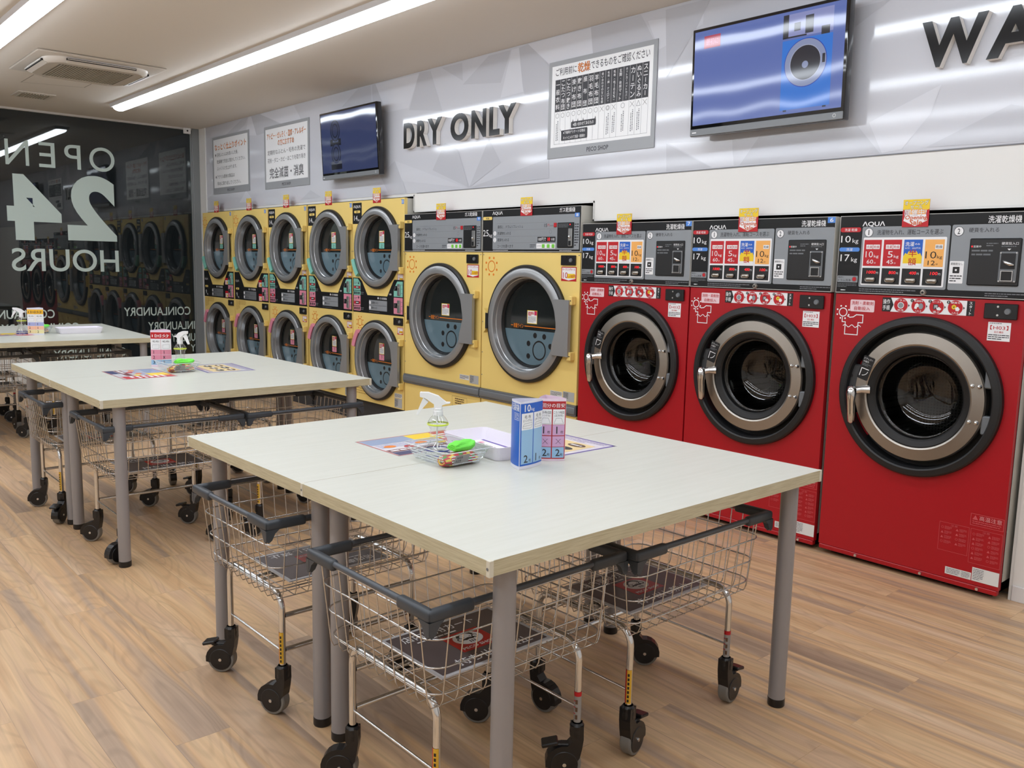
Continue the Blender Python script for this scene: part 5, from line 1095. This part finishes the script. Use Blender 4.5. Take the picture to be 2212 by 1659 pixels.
def clear_tray(label, x, y, rz):
    t = thing('clear_tray', label, 'tray', (x, y, TH), rz, 'clear plastic trays')
    b = MB(); bx, by, tx, ty, h = .100, .072, .128, .100, .056
    lo = [(px, py, .0006) for px, py in rrect(-bx, -by, bx, by, .015)]; hi = [(px, py, h) for px, py in rrect(-tx, -ty, tx, ty, .022)]; k = len(lo)
    b.add(lo+hi, [(i, (i+1) % k, k+(i+1) % k, k+i) for i in range(k)]+[tuple(range(k))], tray_clear); b.tube([(p[0], p[1], h) for p in hi], .0016, mat('tray_rim', (225, 230, 232), .15), 6, True); b.build('tray', t)
    b = MB()   # raised dot rows on the sides
    dm = mat('tray_dots', (232, 236, 240), .15)
    for r in range(4):
        f = .2+.18*r; qx, qy, z = bx+(tx-bx)*f, by+(ty-by)*f, .0006+h*f
        for i in range(22):
            u = -1+2*(i+.5)/22
            for p in ((u*(qx-.02), -qy, z), (u*(qx-.02), qy, z), (-qx, u*(qy-.02), z), (qx, u*(qy-.02), z)): b.box(p[0]-.0018, p[0]+.0018, p[1]-.0018, p[1]+.0018, z-.0018, z+.0018, dm)
    o = b.build('dot_pattern', t); o['kind'] = 'stuff'
    b = MB(); b.fn = lambda u, v, w: (.1190+w+(v-.03)*.5, u-.028, v); b.rect(-.03, .016, .03, .046, mat('price_label_grey', (150, 148, 146), .5), .0); b.text('with', -.024, .032, .002, .042, ink, .0006); b.text('529', -.024, .019, -.002, .029, ink, .0006); b.build('price_label', t)
    return t
def cloth(name, label, x, y, rz, cols, z, L=.085, R=.024, seed=1, flat=.75):
    """rolled cleaning cloth: a flattened roll with folded layers at its ends"""
    rr = random.Random(seed); b = MB(); n = 26; k = 9
    vs = []; ph = rr.uniform(0, 6)
    for i in range(k):
        u = -1+2*i/(k-1); e = (1-abs(u)**5*.35)
        for j in range(n):
            a = 2*PI*j/n; r = R*e*(1+.10*math.sin(3*a+ph+u*2)+.06*math.sin(7*a+u*3)); vs.append((u*L, r*1.3*math.cos(a), r*flat*math.sin(a)+R*flat+.004*math.sin(u*3+ph)))
    for i in range(k-1):
        for j in range(n):
            m = cols[(j//2+i) % len(cols)] if len(cols) > 2 else cols[0]
            b.add([vs[i*n+j], vs[i*n+(j+1) % n], vs[(i+1)*n+(j+1) % n], vs[(i+1)*n+j]], [(0, 1, 2, 3)], m, True)
    for i, s_ in ((0, -1), (k-1, 1)):
        c = [Vector(vs[i*n+j]) for j in range(n)]; ctr = sum(c, Vector())/n
        for q in range(4):
            f0, f1 = 1-q*.25, 1-(q+1)*.25
            for j in range(n): b.add([ctr+(c[j]-ctr)*f0+Vector((s_*.002*(q % 2), 0, 0)), ctr+(c[(j+1) % n]-ctr)*f0+Vector((s_*.002*(q % 2), 0, 0)), ctr+(c[(j+1) % n]-ctr)*f1+Vector((s_*.002*((q+1) % 2), 0, 0)), ctr+(c[j]-ctr)*f1+Vector((s_*.002*((q+1) % 2), 0, 0))], [(0, 1, 2, 3)], cols[q % len(cols)], True)
    return tag(b.build(name, loc=(x, y, z), rz=rz), label, 'cloth', 'cleaning cloths in the clear trays')
green = mat('lime_cloth', (120, 236, 84), .8, bump=.6, bscale=220); yel_c = mat('yellow_cloth', (226, 204, 92), .85, bump=.5, bscale=200); red_c = mat('red_cloth', (192, 62, 74), .85, bump=.5, bscale=200); gr_c = mat('green_cloth', (90, 150, 80), .85, bump=.5, bscale=200)
def fill_tray(where, x, y, rz):
    c, s_ = math.cos(rz), math.sin(rz); P = lambda u, v: (x+c*u-s_*v, y+s_*u+c*v)
    cloth('cleaning_cloth', 'red and yellow rolled cleaning cloth at the front of the tray '+where, *P(.072, -.008), rz+PI/2+.08, [red_c, yel_c, red_c, gr_c], TH+.003, .074, .026, 3)
    cloth('cleaning_cloth', 'lime green cleaning cloth on top of the rolls in the tray '+where, *P(.052, .022), rz+PI/2+.35, [green], TH+.041, .060, .022, 5, .8)
clear_tray('clear plastic tray holding bottle and cloths on the nearest table', -2.360, 1.778, .0); fill_tray('on the nearest table', -2.360, 1.778, 0)
clear_tray('clear plastic tray with bright cloths on the middle table', -5.245, 1.905, .0); fill_tray('on the middle table', -5.245, 1.905, 0)
clear_tray('clear plastic tray with bright cloths behind the yellow topped stand', -8.445, 1.86, -.04); fill_tray('on the farthest table', -8.445, 1.86, -.04)

def white_tray(label, x, y, rz, paper):
    t = thing('white_tray', label, 'tray', (x, y, TH), rz, 'white plastic trays')
    b = MB(); bx, by, tx, ty, h, th = .165, .085, .182, .100, .050, .004
    def loop(a, c, z, r): return [(px, py, z) for px, py in rrect(-a, -c, a, c, r)]
    R_ = [loop(bx, by, .0006, .02), loop(tx, ty, h, .025), loop(tx-th, ty-th, h, .022), loop(bx-th, by-th, .005, .017)]; k = len(R_[0])
    b.add(sum(R_, []), [(q*k+i, q*k+(i+1) % k, (q+1)*k+(i+1) % k, (q+1)*k+i) for q in range(3) for i in range(k)]+[tuple(range(k)), tuple(range(3*k, 4*k))], mat('pinkish_white_plastic', (238, 234, 244), .35)); b.build('tray', t)
    if paper:
        p = MB(lambda u, v, w: (u, v, w)); p.box(-.150, .150, -.072, .072, .0055, .0065, white); p.rect(-.150, .058, .150, .072, purple_p, .0068); p.greek(-.12, -.04, .06, .03, 3, brown_p, .0068, .4, seed=2); p.disc(-.11, .035, .012, pink_p, .0069)
        o = p.build('paper_slip', loc=(x, y, TH), rz=rz); tag(o, 'white paper slip with a purple edge inside the white tray on the nearest table', 'paper')
white_tray('white plastic tray holding a paper slip on the nearest table', -2.398, 2.005, -.09, True)
white_tray('plain white plastic tray on the farthest table', -8.275, 2.150, PI/2-.04, False)
